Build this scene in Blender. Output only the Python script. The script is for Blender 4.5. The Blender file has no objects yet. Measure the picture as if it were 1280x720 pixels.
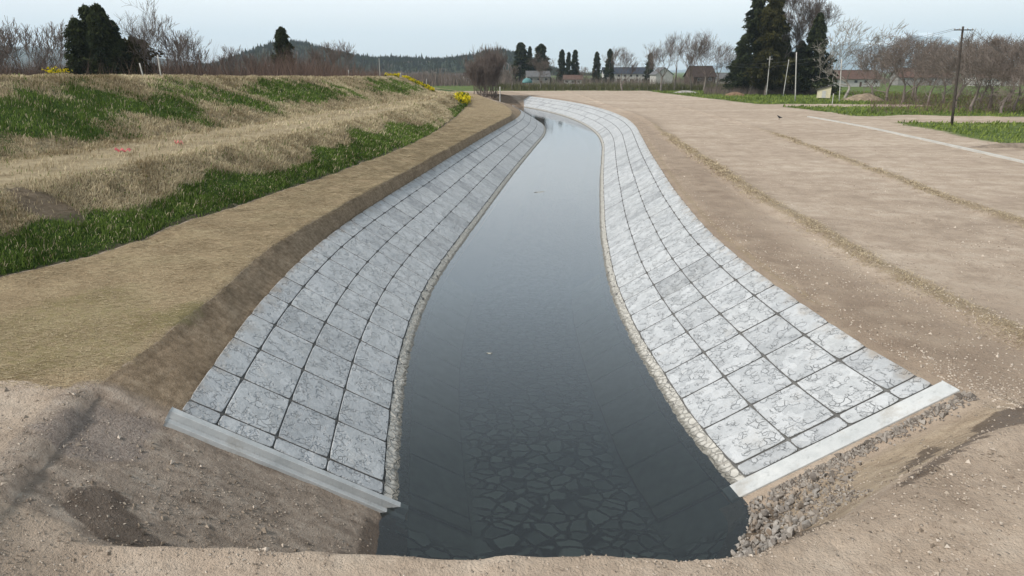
import bpy, math, random
import numpy as np
from mathutils import Vector, Matrix

random.seed(7)
RNG = np.random.default_rng(11)
SC = bpy.context.scene
COL = SC.collection

# ------------------------------------------------------------------ camera
CAM_Z = 9.0
PITCH = math.atan(270 / 853)
cam_d = bpy.data.cameras.new('camera')
cam_d.lens = 24.0
cam_d.sensor_width = 36.0
cam_d.clip_start = 0.1
cam_d.clip_end = 40000
cam = bpy.data.objects.new('camera', cam_d)
cam.location = (0, 0, CAM_Z)
cam.rotation_euler = (math.pi / 2 - PITCH, 0, 0)
COL.objects.link(cam)
SC.camera = cam

# ------------------------------------------------------------------ sky, sun, exposure
SUN_EL, SUN_AZ = math.radians(44), math.radians(-114)      # azimuth from +Y, clockwise
world = bpy.data.worlds.new('World')
SC.world = world
world.use_nodes = True
wt = world.node_tree
wt.nodes.clear()
w_out = wt.nodes.new('ShaderNodeOutputWorld')
w_bg = wt.nodes.new('ShaderNodeBackground')
w_bg.inputs['Strength'].default_value = 0.1
w_sky = wt.nodes.new('ShaderNodeTexSky')
w_sky.sky_type = 'NISHITA'
w_sky.sun_disc = False
w_sky.sun_elevation = SUN_EL
w_sky.sun_rotation = SUN_AZ
w_sky.air_density = 1.0
w_sky.dust_density = 2.0
w_mix = wt.nodes.new('ShaderNodeMixRGB')
w_mix.inputs['Fac'].default_value = 0.9
w_mix.inputs['Color2'].default_value = (8.8, 9.05, 9.05, 1)  # thin even overcast
wt.links.new(w_sky.outputs[0], w_mix.inputs['Color1'])
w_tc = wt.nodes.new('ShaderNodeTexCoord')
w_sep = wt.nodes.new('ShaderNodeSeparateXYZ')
w_ramp = wt.nodes.new('ShaderNodeValToRGB')                  # bright low, dim overhead: shaped for the water's reflections
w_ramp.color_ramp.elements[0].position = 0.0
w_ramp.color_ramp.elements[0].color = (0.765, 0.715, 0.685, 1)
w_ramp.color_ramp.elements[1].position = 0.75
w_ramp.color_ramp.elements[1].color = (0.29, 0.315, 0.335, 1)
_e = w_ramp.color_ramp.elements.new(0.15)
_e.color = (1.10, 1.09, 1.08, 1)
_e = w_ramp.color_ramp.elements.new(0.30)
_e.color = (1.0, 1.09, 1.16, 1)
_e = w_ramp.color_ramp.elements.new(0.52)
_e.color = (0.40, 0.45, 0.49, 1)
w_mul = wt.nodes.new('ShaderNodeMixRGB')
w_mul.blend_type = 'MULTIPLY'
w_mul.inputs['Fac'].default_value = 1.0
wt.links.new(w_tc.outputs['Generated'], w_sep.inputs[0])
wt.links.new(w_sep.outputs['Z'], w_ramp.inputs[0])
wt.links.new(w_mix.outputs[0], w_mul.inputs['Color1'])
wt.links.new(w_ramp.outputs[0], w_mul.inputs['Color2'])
w_nz = wt.nodes.new('ShaderNodeTexNoise')                    # faint streaks in the cloud sheet
w_map = wt.nodes.new('ShaderNodeMapping')
w_map.inputs['Scale'].default_value = (1.5, 1.5, 9.0)
wt.links.new(w_tc.outputs['Generated'], w_map.inputs['Vector'])
wt.links.new(w_map.outputs[0], w_nz.inputs['Vector'])
w_nz.inputs['Scale'].default_value = 1.6
w_nz.inputs['Detail'].default_value = 4
w_cr = wt.nodes.new('ShaderNodeValToRGB')
w_cr.color_ramp.elements[0].position = 0.35
w_cr.color_ramp.elements[0].color = (0.955, 0.96, 0.97, 1)
w_cr.color_ramp.elements[1].position = 0.65
w_cr.color_ramp.elements[1].color = (1.02, 1.015, 1.01, 1)
w_m2 = wt.nodes.new('ShaderNodeMixRGB')
w_m2.blend_type = 'MULTIPLY'
w_m2.inputs['Fac'].default_value = 1.0
wt.links.new(w_nz.outputs['Fac'], w_cr.inputs[0])
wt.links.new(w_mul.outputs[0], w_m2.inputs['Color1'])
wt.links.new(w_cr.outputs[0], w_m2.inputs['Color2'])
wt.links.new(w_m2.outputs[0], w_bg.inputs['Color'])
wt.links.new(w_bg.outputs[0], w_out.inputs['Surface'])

sun_d = bpy.data.lights.new('sun', 'SUN')
sun_d.energy = 2.9
sun_d.angle = math.radians(10)
sun_d.color = (1.0, 0.95, 0.88)
sun = bpy.data.objects.new('sun', sun_d)
to_sun = Vector((math.sin(SUN_AZ) * math.cos(SUN_EL), math.cos(SUN_AZ) * math.cos(SUN_EL), math.sin(SUN_EL)))
sun.rotation_euler = to_sun.to_track_quat('Z', 'Y').to_euler()
sun.location = (0, 0, 60)
COL.objects.link(sun)

SC.view_settings.view_transform = 'Standard'
SC.view_settings.look = 'None'
SC.view_settings.gamma = 1
SC.view_settings.exposure = 0.64
SC.view_settings.use_curve_mapping = False
SC.render.engine = 'CYCLES'
SC.cycles.use_denoising = True
SC.cycles.max_bounces = 8
SC.cycles.diffuse_bounces = 2
SC.cycles.glossy_bounces = 2
SC.cycles.transparent_max_bounces = 12
SC.cycles.volume_bounces = 3
SC.cycles.use_fast_gi = False

# ------------------------------------------------------------------ helpers: objects
def tag(o, label=None, cat=None, group=None, kind=None):
    if label: o['label'] = label
    if cat: o['category'] = cat
    if group: o['group'] = group
    if kind: o['kind'] = kind
    return o

def link(name, data, parent=None):
    o = bpy.data.objects.new(name, data)
    COL.objects.link(o)
    if parent: o.parent = parent
    return o

def empty(name, loc=(0, 0, 0), rz=0.0):
    o = link(name, None)
    o.location = loc
    o.rotation_euler = (0, 0, rz)
    o.empty_display_size = 0.2
    return o

def copy_tree(o, parent=None):
    c = o.copy()
    COL.objects.link(c)
    if parent: c.parent = parent
    for ch in list(o.children):
        copy_tree(ch, c)
    return c

def mesh_np(name, verts, faces, mat=None, smooth=False, attrs=None, mats=None, fmat=None):
    """faces: (n,3) or (n,4) int array, or a list of such arrays"""
    me = bpy.data.meshes.new(name)
    fl = faces if isinstance(faces, list) else [faces]
    fl = [np.asarray(f, dtype=np.int32) for f in fl if len(f)]
    verts = np.asarray(verts, dtype=np.float32)
    nl = sum(f.size for f in fl); nf = sum(len(f) for f in fl)
    me.vertices.add(len(verts)); me.loops.add(nl); me.polygons.add(nf)
    me.vertices.foreach_set('co', verts.ravel())
    me.loops.foreach_set('vertex_index', np.concatenate([f.ravel() for f in fl]))
    tot = np.concatenate([np.full(len(f), f.shape[1], dtype=np.int32) for f in fl])
    me.polygons.foreach_set('loop_start', np.concatenate([[0], np.cumsum(tot)[:-1]]).astype(np.int32))
    me.polygons.foreach_set('loop_total', tot)
    me.polygons.foreach_set('use_smooth', np.full(nf, bool(smooth)))
    for m in (mats or ([mat] if mat else [])):
        me.materials.append(m)
    if fmat is not None:
        me.polygons.foreach_set('material_index', np.asarray(fmat, dtype=np.int32))
    me.update(calc_edges=True)
    for k, v in (attrs or {}).items():
        v = np.asarray(v, dtype=np.float32)
        if v.ndim == 1:
            a = me.attributes.new(k, 'FLOAT', 'POINT'); a.data.foreach_set('value', v)
        else:
            a = me.attributes.new(k, 'FLOAT_VECTOR', 'POINT'); a.data.foreach_set('vector', v.ravel())
    return me

class MB:
    """collects boxes, tubes and quads for ONE mesh"""
    def __init__(s): s.v = []; s.f = []
    def add(s, vs, fs):
        b = len(s.v)
        s.v += [tuple(v) for v in vs]
        s.f += [tuple(i + b for i in f) for f in fs]
    def box(s, x0, x1, y0, y1, z0, z1, M=None):
        vs = [Vector((x, y, z)) for z in (z0, z1) for x, y in ((x0, y0), (x1, y0), (x1, y1), (x0, y1))]
        if M: vs = [M @ v for v in vs]
        s.add(vs, [(3, 2, 1, 0), (4, 5, 6, 7), (0, 1, 5, 4), (1, 2, 6, 5), (2, 3, 7, 6), (3, 0, 4, 7)])
    def tube(s, pts, rad, n=6, cap=True):
        pts = [Vector(p) for p in pts]
        rings = []
        for i, p in enumerate(pts):
            d = (pts[min(i + 1, len(pts) - 1)] - pts[max(i - 1, 0)]).normalized()
            a = d.cross(Vector((0.13, 0.31, 0.94)));
            if a.length < 1e-3: a = d.cross(Vector((1, 0, 0)))
            a.normalize(); b = d.cross(a)
            r = rad[i] if hasattr(rad, '__len__') else rad
            rings.append([p + (a * math.cos(2 * math.pi * k / n) + b * math.sin(2 * math.pi * k / n)) * r for k in range(n)])
        vs = [v for r in rings for v in r]
        fs = [(i * n + k, i * n + (k + 1) % n, (i + 1) * n + (k + 1) % n, (i + 1) * n + k) for i in range(len(pts) - 1) for k in range(n)]
        if cap:
            fs += [tuple(range(n - 1, -1, -1)), tuple((len(pts) - 1) * n + k for k in range(n))]
        s.add(vs, fs)
    def mesh(s, name, mat, smooth=False):
        me = bpy.data.meshes.new(name)
        me.from_pydata(s.v, [], s.f)
        me.materials.append(mat)
        if smooth:
            for p in me.polygons: p.use_smooth = True
        me.update()
        return me
    def build(s, name, mat, parent=None, smooth=False):
        return link(name, s.mesh(name, mat, smooth), parent)

# ------------------------------------------------------------------ helpers: noise (numpy)
_T = np.random.default_rng(3).random((256, 256))
def vnoise(x, y):
    xi = np.floor(x).astype(int); yi = np.floor(y).astype(int)
    fx = x - xi; fy = y - yi
    fx = fx * fx * (3 - 2 * fx); fy = fy * fy * (3 - 2 * fy)
    a = _T[xi % 256, yi % 256]; b = _T[(xi + 1) % 256, yi % 256]
    c = _T[xi % 256, (yi + 1) % 256]; d = _T[(xi + 1) % 256, (yi + 1) % 256]
    return (a * (1 - fx) + b * fx) * (1 - fy) + (c * (1 - fx) + d * fx) * fy
def fbm(x, y, s, o=4):
    """value noise, wavelength s, about -1..1"""
    v = 0; a = 1; t = 0
    for k in range(o):
        v = v + a * (vnoise(x / s + 17.3 * k, y / s + 31.7 * k) * 2 - 1); t += a
        a *= 0.5; s = s / 2.03
    return v / t
def sstep(a, b, x):
    t = np.clip((x - a) / (b - a), 0, 1)
    return t * t * (3 - 2 * t)

# ------------------------------------------------------------------ helpers: materials
class NT:
    def __init__(s, name):
        s.m = bpy.data.materials.new(name); s.m.use_nodes = True
        s.t = s.m.node_tree; s.t.nodes.clear()
        s.out = s.n('ShaderNodeOutputMaterial')
    def n(s, typ, **kw):
        nd = s.t.nodes.new(typ)
        for k, v in kw.items(): setattr(nd, k, v)
        return nd
    def put(s, sock, v):
        if isinstance(v, bpy.types.NodeSocket): s.t.links.new(v, sock)
        elif isinstance(v, (tuple, list)) and len(v) == 3 and sock.type == 'RGBA': sock.default_value = (*v, 1)
        else: sock.default_value = v
    def attr(s, name, vec=False):
        a = s.n('ShaderNodeAttribute', attribute_name=name)
        return a.outputs['Vector'] if vec else a.outputs['Fac']
    def pos(s): return s.n('ShaderNodeNewGeometry').outputs['Position']
    def objpos(s): return s.n('ShaderNodeTexCoord').outputs['Object']
    def scale(s, vec, sc):
        m = s.n('ShaderNodeMapping'); s.put(m.inputs['Vector'], vec); m.inputs['Scale'].default_value = sc
        return m.outputs[0]
    def noise(s, vec, scale, detail=4, rough=0.55, dist=0.0):
        n = s.n('ShaderNodeTexNoise'); s.put(n.inputs['Vector'], vec)
        n.inputs['Scale'].default_value = scale; n.inputs['Detail'].default_value = detail
        n.inputs['Roughness'].default_value = rough; n.inputs['Distortion'].default_value = dist
        return n.outputs['Fac']
    def vor(s, vec, scale, feature='DISTANCE_TO_EDGE', out='Distance', rnd=1.0):
        n = s.n('ShaderNodeTexVoronoi', feature=feature); s.put(n.inputs['Vector'], vec)
        n.inputs['Scale'].default_value = scale; n.inputs['Randomness'].default_value = rnd
        return n.outputs[out]
    def math(s, op, a, b=0.0, clamp=False):
        n = s.n('ShaderNodeMath', operation=op, use_clamp=clamp); s.put(n.inputs[0], a); s.put(n.inputs[1], b)
        return n.outputs[0]
    def vmath(s, op, a, b):
        n = s.n('ShaderNodeVectorMath', operation=op); s.put(n.inputs[0], a); s.put(n.inputs[1], b)
        return n.outputs[0]
    def ss(s, v, a, b, lo=0.0, hi=1.0):
        n = s.n('ShaderNodeMapRange', interpolation_type='SMOOTHSTEP'); s.put(n.inputs[0], v)
        n.inputs[1].default_value = a; n.inputs[2].default_value = b; n.inputs[3].default_value = lo; n.inputs[4].default_value = hi
        return n.outputs[0]
    def mix(s, f, a, b, mode='MIX'):
        n = s.n('ShaderNodeMixRGB', blend_type=mode); s.put(n.inputs[0], f); s.put(n.inputs[1], a); s.put(n.inputs[2], b)
        return n.outputs[0]
    def ramp(s, v, stops):
        n = s.n('ShaderNodeValToRGB'); s.put(n.inputs[0], v)
        e = n.color_ramp.elements
        while len(e) < len(stops): e.new(0.5)
        for i, (p, c) in enumerate(stops): e[i].position = p; e[i].color = (*c, 1)
        return n.outputs[0]
    def bump(s, h, strength=0.5, dist=0.05, normal=None):
        n = s.n('ShaderNodeBump'); s.put(n.inputs['Height'], h)
        n.inputs['Strength'].default_value = strength; n.inputs['Distance'].default_value = dist
        if normal is not None: s.put(n.inputs['Normal'], normal)
        return n.outputs[0]
    def bsdf(s, color, rough=0.9, normal=None, spec=0.2, metal=0.0):
        b = s.n('ShaderNodeBsdfPrincipled'); s.put(b.inputs['Base Color'], color); s.put(b.inputs['Roughness'], rough)
        b.inputs['Specular IOR Level'].default_value = spec; b.inputs['Metallic'].default_value = metal
        if normal is not None: s.put(b.inputs['Normal'], normal)
        s.t.links.new(b.outputs[0], s.out.inputs['Surface'])
        return s.m
    def edge(s, attr, nz, amp=0.6, w=0.12):
        """ragged threshold of a 0..1 mask"""
        v = s.math('ADD', attr, s.math('MULTIPLY', s.math('SUBTRACT', nz, 0.5), amp))
        return s.ss(v, 0.5 - w, 0.5 + w)

def simple(name, col, rough=0.85, var=0.25, sc=3.0, spec=0.2, metal=0.0):
    t = NT(name)
    n = t.noise(t.objpos(), sc, 5)
    lo = tuple(c * (1 - var) for c in col); hi = tuple(min(1, c * (1 + var)) for c in col)
    return t.bsdf(t.ramp(n, [(0.3, lo), (0.7, hi)]), rough, t.bump(n, 0.3, 0.01), spec, metal)

# ================================================================== LINES OF THE PLACE
def curve(tab):
    """smooth x(y) through a table of (y, x): Catmull-Rom tangents, flat ends"""
    ys = np.array([t[0] for t in tab], float); xs = np.array([t[1] for t in tab], float)
    m = np.gradient(xs, ys)
    def f(y):
        y = np.asarray(y, float)
        i = np.clip(np.searchsorted(ys, y) - 1, 0, len(ys) - 2)
        h = ys[i + 1] - ys[i]; t = np.clip((y - ys[i]) / h, 0, 1)
        return ((2*t**3 - 3*t**2 + 1) * xs[i] + (t**3 - 2*t**2 + t) * h * m[i] + (-2*t**3 + 3*t**2) * xs[i+1] + (t**3 - t**2) * h * m[i+1])
    return f

SLOPE = 0.60                      # rise per metre across
T_TOP = 4.2                       # width of the sloped revetment on plan
Z_TOP = SLOPE * T_TOP
fWL = curve([(-60, 4), (5, -1.5), (12.2, -2.45), (16, -2.95), (19, -3.27), (22, -3.45), (25.5, -3.5), (30, -3.3), (35.5, -2.8), (43, -2.0),
             (53.5, -0.9), (70, 0.95), (89, 3.2), (104, 4.9), (121, 5.6), (140, 4.4), (165, 1.0), (200, -6.5), (260, -20), (400, -50)])
fWR = curve([(-60, 12), (5, 6.4), (12.9, 5.1), (15.7, 4.6), (18.5, 4.38), (22, 4.2), (27, 4.22), (35.5, 4.85), (50, 6.5), (62, 8.0), (74, 9.6),
             (90, 11.6), (103, 12.6), (117, 12.85), (133, 12.3), (151, 10.6), (175, 6.4), (200, 0.0), (260, -13), (400, -42)])

def row_turn(side, y):
    """how far the panel rows follow the canal's own normal"""
    return sstep(20, 45, y) if side > 0 else np.ones_like(np.asarray(y, float))

class Bank:
    """arc-length frame along a water edge: P(s, t) with t metres outward from the water"""
    def __init__(b, f, y0, y1, side):
        ys = np.linspace(y0 - 4, y1 + 4, 4000); xs = f(ys)
        d = np.hypot(np.diff(xs), np.diff(ys)); s = np.concatenate([[0], np.cumsum(d)])
        b.s = s - np.interp(y0, ys, s); b.x = xs; b.y = ys; b.side = side
        tx = np.gradient(xs, b.s); ty = np.gradient(ys, b.s)
        k = np.hanning(121); k /= k.sum()
        tx = np.convolve(np.pad(tx, 60, 'edge'), k, 'valid'); ty = np.convolve(np.pad(ty, 60, 'edge'), k, 'valid')
        b.nx = ty * side; b.ny = -tx * side * row_turn(side, ys)
        L_ = np.hypot(b.nx, b.ny); b.nx = b.nx / L_; b.ny = b.ny / L_
        b.S1 = np.interp(y1, ys, b.s)
    def P(b, s, t, h=0.0):
        s = np.asarray(s, float); t = np.asarray(t, float)
        x = np.interp(s, b.s, b.x); y = np.interp(s, b.s, b.y)
        nx = np.interp(s, b.s, b.nx); ny = np.interp(s, b.s, b.ny)
        c = 1 / math.hypot(1, SLOPE)
        tt = t - h * SLOPE * c
        return np.stack([x + nx * tt, y + ny * tt, t * SLOPE + h * c], -1)
BL = Bank(fWL, 12.75, 140, -1)
BR = Bank(fWR, 13.4, 196, 1)
def offset_x(f, side, y, t):
    ys = np.concatenate([np.linspace(-60, 400, 3000)]); xs = f(ys)
    tx = np.gradient(xs, ys) * row_turn(side, ys); L = np.hypot(tx, 1)
    ox = xs + side * t / L; oy = ys - side * t * tx / L
    o = np.argsort(oy)
    return np.interp(y, oy[o], ox[o])

fCL = curve([(-60, 0), (5, -6.9), (9, -7.5), (12, -8.15), (15, -8.15), (18, -8.2), (22, -8.45), (26, -8.3), (30, -7.9), (36, -7.3), (46, -5.9), (62, -3.7),
             (80, -1.3), (92, -0.4), (105, -0.1), (119, -0.6), (140, -2.8), (165, -6.0), (216, -13.5), (260, -26), (400, -58)])
fTOE = curve([(-60, -30), (8, -17), (14, -16.2), (19, -14.6), (21, -13.6), (24, -13.1), (28, -12.4), (33, -11.5), (44, -9.7), (57, -8.2), (80, -7.4), (103, -7.6), (140, -8.8),
              (173, -10.5), (216, -16), (260, -29), (400, -62)])
fBO = curve([(-60, -34), (8, -20), (16, -18.5), (24, -16.5), (29, -15.4), (36, -14.4), (48, -13.2), (71, -11.4), (107, -10.4), (140, -11.2), (173, -14), (216, -24), (260, -38), (400, -80)])
fBI = curve([(-60, -38), (8, -23.5), (24, -21.2), (32, -20.2), (38, -19.3), (46, -18.6), (68, -17.4), (98, -15.4), (120, -14.6), (140, -15.6), (173, -21), (216, -36), (260, -55), (400, -110)])
fLT = curve([(-60, -44), (8, -30), (24, -27.4), (38, -26.0), (68, -24.0), (98, -21.6), (120, -20.4), (140, -21.4), (173, -30), (216, -50), (260, -75), (400, -140)])
zLT = curve([(-60, 8.8), (24, 8.75), (38, 8.66), (60, 8.48), (100, 8.12), (140, 7.75), (175, 7.0), (230, 5.6), (400, 4)])
zBI = curve([(-60, 5.7), (24, 5.65), (60, 5.5), (100, 5.25), (140, 5.0), (175, 4.4), (230, 3.6), (400, 3)])
fR1 = curve([(-60, 14), (12, 13.0), (16, 12.8), (22, 12.5), (28, 12.8), (36, 13.1), (46, 14.0), (58, 14.9), (73, 16.2), (100, 18.5), (130, 19), (400, 19)])
fR2 = curve([(-60, 22), (20, 22), (30, 22.4), (42, 23.9), (55, 25.6), (78, 28.6), (110, 31), (400, 31)])
fKB = curve([(-60, 36.8), (40, 37.0), (50, 37.4), (60, 39.0), (81, 42.0), (103, 43.8), (140, 44), (400, 44)])
fGR = curve([(-60, 43), (40, 43), (59, 43.8), (71, 45.3), (81, 46.5), (101, 49.5), (126, 50), (165, 48.5), (212, 47), (400, 47)])

Y_FAR_GREEN = 250
def lines_at(y):
    """x, z of every feature line for an array of y (rows)"""
    y = np.asarray(y, float)
    one = np.ones_like(y)
    WL, WR = fWL(y), fWR(y)
    TL = offset_x(fWL, -1, y, T_TOP); TR = offset_x(fWR, 1, y, T_TOP)
    CL = np.minimum(fCL(y), TL - 0.25); TOE = np.minimum(fTOE(y), CL - 1.5)
    BO = np.minimum(fBO(y), TOE - 1.8); BI = np.minimum(fBI(y), BO - 2.5); LT = np.minimum(fLT(y), BI - 4)
    zlt = zLT(y); zbi = zBI(y)
    WR = WR - 1.15 * sstep(12.75, 10.6, y)
    R1 = np.maximum(fR1(y), TR + 2.2); R2 = np.maximum(fR2(y), R1 + 3); KB = fKB(y); GR = fGR(y)
    g = 2.62
    L = [(-17000 * one, 3 * one), (-400 * one + 0 * y, 3 * one), (LT - 17, 3.0 * one), (LT - 5, zlt - 0.05), (LT, zlt), (BI, zbi), (BO, zbi - 0.25), (TOE, 3.4 * one), (CL, 3.2 * one),
         (TL, Z_TOP * one), (WL, 0 * one), (WL + 1.67, -1 * one), (WR - 1.67, -1 * one), (WR, 0 * one), (TR, Z_TOP * one),
         (TR + 0.7, g * one), (R1 - 0.8, g * one), (R1, g * one + 0.15), (R1 + 0.9, g * one + 0.05), (R2 - 1.0, g * one + 0.02), (R2, g * one + 0.11), (R2 + 1.2, g * one), (KB, g * one + 0.02),
         (GR, g * one + 0.05), (130 * one, g * one - 0.1), (500 * one, g * one), (17000 * one, g * one)]
    return np.stack([a for a, _ in L]), np.stack([b for _, b in L])
NAMES = ['FAR', 'LF', 'LB', 'LK', 'LT', 'BI', 'BO', 'TOE', 'CL', 'TL', 'WL', 'DL', 'DR', 'WR', 'TR', 'F0', 'R1a', 'R1', 'R1b', 'R2a', 'R2', 'R2b', 'KB', 'GR', 'G1', 'G2', 'FARR']
IX = {n: i for i, n in enumerate(NAMES)}
SEG = [6, 10, 10, 5, 22, 12, 22, 26, 10, 16, 7, 14, 7, 16, 8, 14, 6, 6, 18, 6, 6, 22, 12, 40, 20, 6]

def smax(a, b, k):
    h = np.clip(0.5 + 0.5 * (a - b) / k, 0, 1)
    return b * (1 - h) + a * h + k * h * (1 - h)

def shape(x, y, z, u):
    """earth dams at both ends of the canal, lumps and furrows; u = line index + fraction"""
    yc = 8.25 + 0.56 * np.clip(x - 3.6, 0, 6.6) + 0.25 * fbm(x, y * 0 + 3.1, 3.0, 3) - 0.12 * np.exp(-((x - 1) / 3) ** 2)
    steep = 1.05 - 0.25 * sstep(4, 7, x)
    dam = 2.42 + 0.2 * sstep(-2, -7, x) + 0.3 * sstep(4, 9, x) - np.clip(y - yc, 0, 9) * steep
    dam = np.where(y < yc, dam, dam)
    near = (y < 30) & (u > IX['TOE'])
    z = np.where(near, smax(z, dam, 0.18 + 0.3 * sstep(3, 8, x)), z)
    # the ground just outside the near end beams lies lower than the beam
    rev = (u > IX['CL']) & (u < IX['F0'])
    e = 12.75 - 0.13 * np.clip(-2.5 - x, -1, 5)
    rev = rev & (u < 11)
    z = z - np.where(rev, 0.13 * sstep(e - 0.02, e - 0.2, y) * sstep(-0.9, -0.5, z), 0)
    z = z + np.where((u > 11) & (u < IX['F0']), 0.10 * sstep(13.02, 12.92, y) * sstep(9.5, 11.5, y) * sstep(-.4, .1, z), 0)
    # far end of the canal: a slope of brown earth closes it
    fd = np.clip((y - 184 - 0.6 * (x + 2)) * 0.16, -2, 2.6)
    fd = np.where(x > 14, -2, fd)
    z = np.where((y > 120) & (y < 400) & (u > IX['CL']) & (u < IX['TR']), np.maximum(z, fd), z)
    # lumps
    d = np.hypot(x, y)
    fade = sstep(500, 120, d)
    lev = (u > IX['LK'] - .5) & (u < IX['TOE'] + .2)
    z = z + np.where(lev, (0.11 * fbm(x, y, 2.6, 4) + 0.05 * fbm(x, y, 0.7, 2)) * fade, 0)
    ben = (u > IX['TOE'] + .2) & (u <= IX['CL'] + .2)
    z = z + np.where(ben & (y > 11.5), 0.05 * fbm(x, y, 1.6, 4) * fade, 0)
    cut = (u > IX['CL'] + .1) & (u < IX['TL'] - .05)
    z = z + np.where(cut, 0.05 * fbm(x, y, 0.6, 3) * fade, 0)
    fld = (u > IX['F0'] - .4)
    rough = 0.05 * fbm(x, y, 4, 4) + 0.03 * fbm(x, y, 0.5, 3)
    rg = np.exp(-((u - IX['R1']) / 0.9) ** 2) + np.exp(-((u - IX['R2']) / 0.9) ** 2)
    z = z + np.where(fld, (rough + rg * 0.10 * fbm(x, y, 0.8, 3)) * fade, 0)
    mud = (y < 12.4) & (u > IX['CL'] - 3) & (u < IX['F0'] + 2)
    z = z + np.where(mud & (z > -0.3), 0.05 * fbm(x, y, 1.1, 5) + 0.045 * fbm(x, y, 0.25, 3), 0)
    return z

def row_samples():
    ys = [-60, -30, -15, -8, -4, -1]
    y = 1.0
    while y < 330:
        ys.append(y); y += max(0.055, 0.0068 * abs(y))
    while y < 17000:
        ys.append(y); y *= 1.12
    ys.append(17000)
    return np.array(ys)
YS = row_samples()
LX, LZ = lines_at(YS)
U = np.concatenate([i + np.arange(n) / n for i, n in enumerate(SEG)] + [[len(SEG)]])
def at_u(u, lx, lz):
    i = np.minimum(u.astype(int), len(SEG) - 1); s = u - i
    return lx[i] * (1 - s)[:, None] + lx[i + 1] * s[:, None], lz[i] * (1 - s)[:, None] + lz[i + 1] * s[:, None]
GX, GZ0 = at_u(U, LX, LZ)                    # (cols, rows)
# round the sharp creases of the banks a little
GY = np.broadcast_to(YS, GX.shape)
GU = np.broadcast_to(U[:, None], GX.shape)
GZ = shape(GX, GY, GZ0, GU)

def ground_z(x, y):
    """height of the ground at one point"""
    lx, lz = lines_at(np.array([float(y)]))
    i = int(np.clip(np.searchsorted(lx[:, 0], x) - 1, 0, len(SEG) - 1))
    s = (x - lx[i, 0]) / max(1e-6, lx[i + 1, 0] - lx[i, 0])
    z = lz[i, 0] * (1 - s) + lz[i + 1, 0] * s
    return float(shape(np.array([float(x)]), np.array([float(y)]), np.array([z]), np.array([i + s]))[0])

def at(px, y, z=None):
    """a point of the place seen at column px (of 1280) at distance y"""
    w = y * math.cos(PITCH) + (CAM_Z - (z if z is not None else 3)) * math.sin(PITCH)
    return (px - 640) / 853 * w

# ------------------------------------------------------------------ masks on the ground
def blob(x, y, cx, cy, rx, ry, rot=0.0, n=0.35, ns=0.8):
    c, s = math.cos(rot), math.sin(rot)
    dx, dy = x - cx, y - cy
    a = (dx * c + dy * s) / rx; b = (-dx * s + dy * c) / ry
    return sstep(1.25, 0.75, np.hypot(a, b) + n * fbm(x, y, ns, 4))
def u_of(name): return IX[name]

def levee_green(x, y, u):
    """0..1: how green (against dry straw) the grass of the levee is"""
    n1 = fbm(x + 40, y * 0.45, 7.0, 4)
    up = np.clip((u - IX['LT']), 0, 1)                 # upper slope 0..1 down
    n2 = fbm(x * .35 + y * .35, (y - x) * 1.1, 5.0, 4)
    g_up = 0.62 * np.exp(-((up - 0.55) / 0.40) ** 2) + 0.25 * n1 + 0.5 * n2 + .28 * fbm(x, y, 1.5, 3) + 0.15 * sstep(46, 30, y) + 0.0
    g_up = g_up + 0.42 * blob(x, y, -21.5, 72, 3.0, 7, 0, .3, 3) + .3 * blob(x, y, -19, 110, 3, 14, 0, .3, 3)
    lo = np.clip((u - IX['BO']), 0, 1)
    g_lo = 1.1 * sstep(0.28, 0.80, lo + 0.34 * n1 + .2 * n2) - 0.10 + 0.3 * n1 + .3 * n2 + .22 * fbm(x + 7, y, 1.3, 3) - 0.55 * sstep(60, 75, y + 10 * n1) * sstep(96, 84, y)
    g_bm = -0.25 + 0.45 * n1
    g = np.where(u < IX['BI'], g_up, np.where(u < IX['BO'], g_bm, g_lo))
    g = np.where(u < IX['LT'], 0.05 + .3 * n1, g)
    return np.clip(g, 0, 1)

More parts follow.
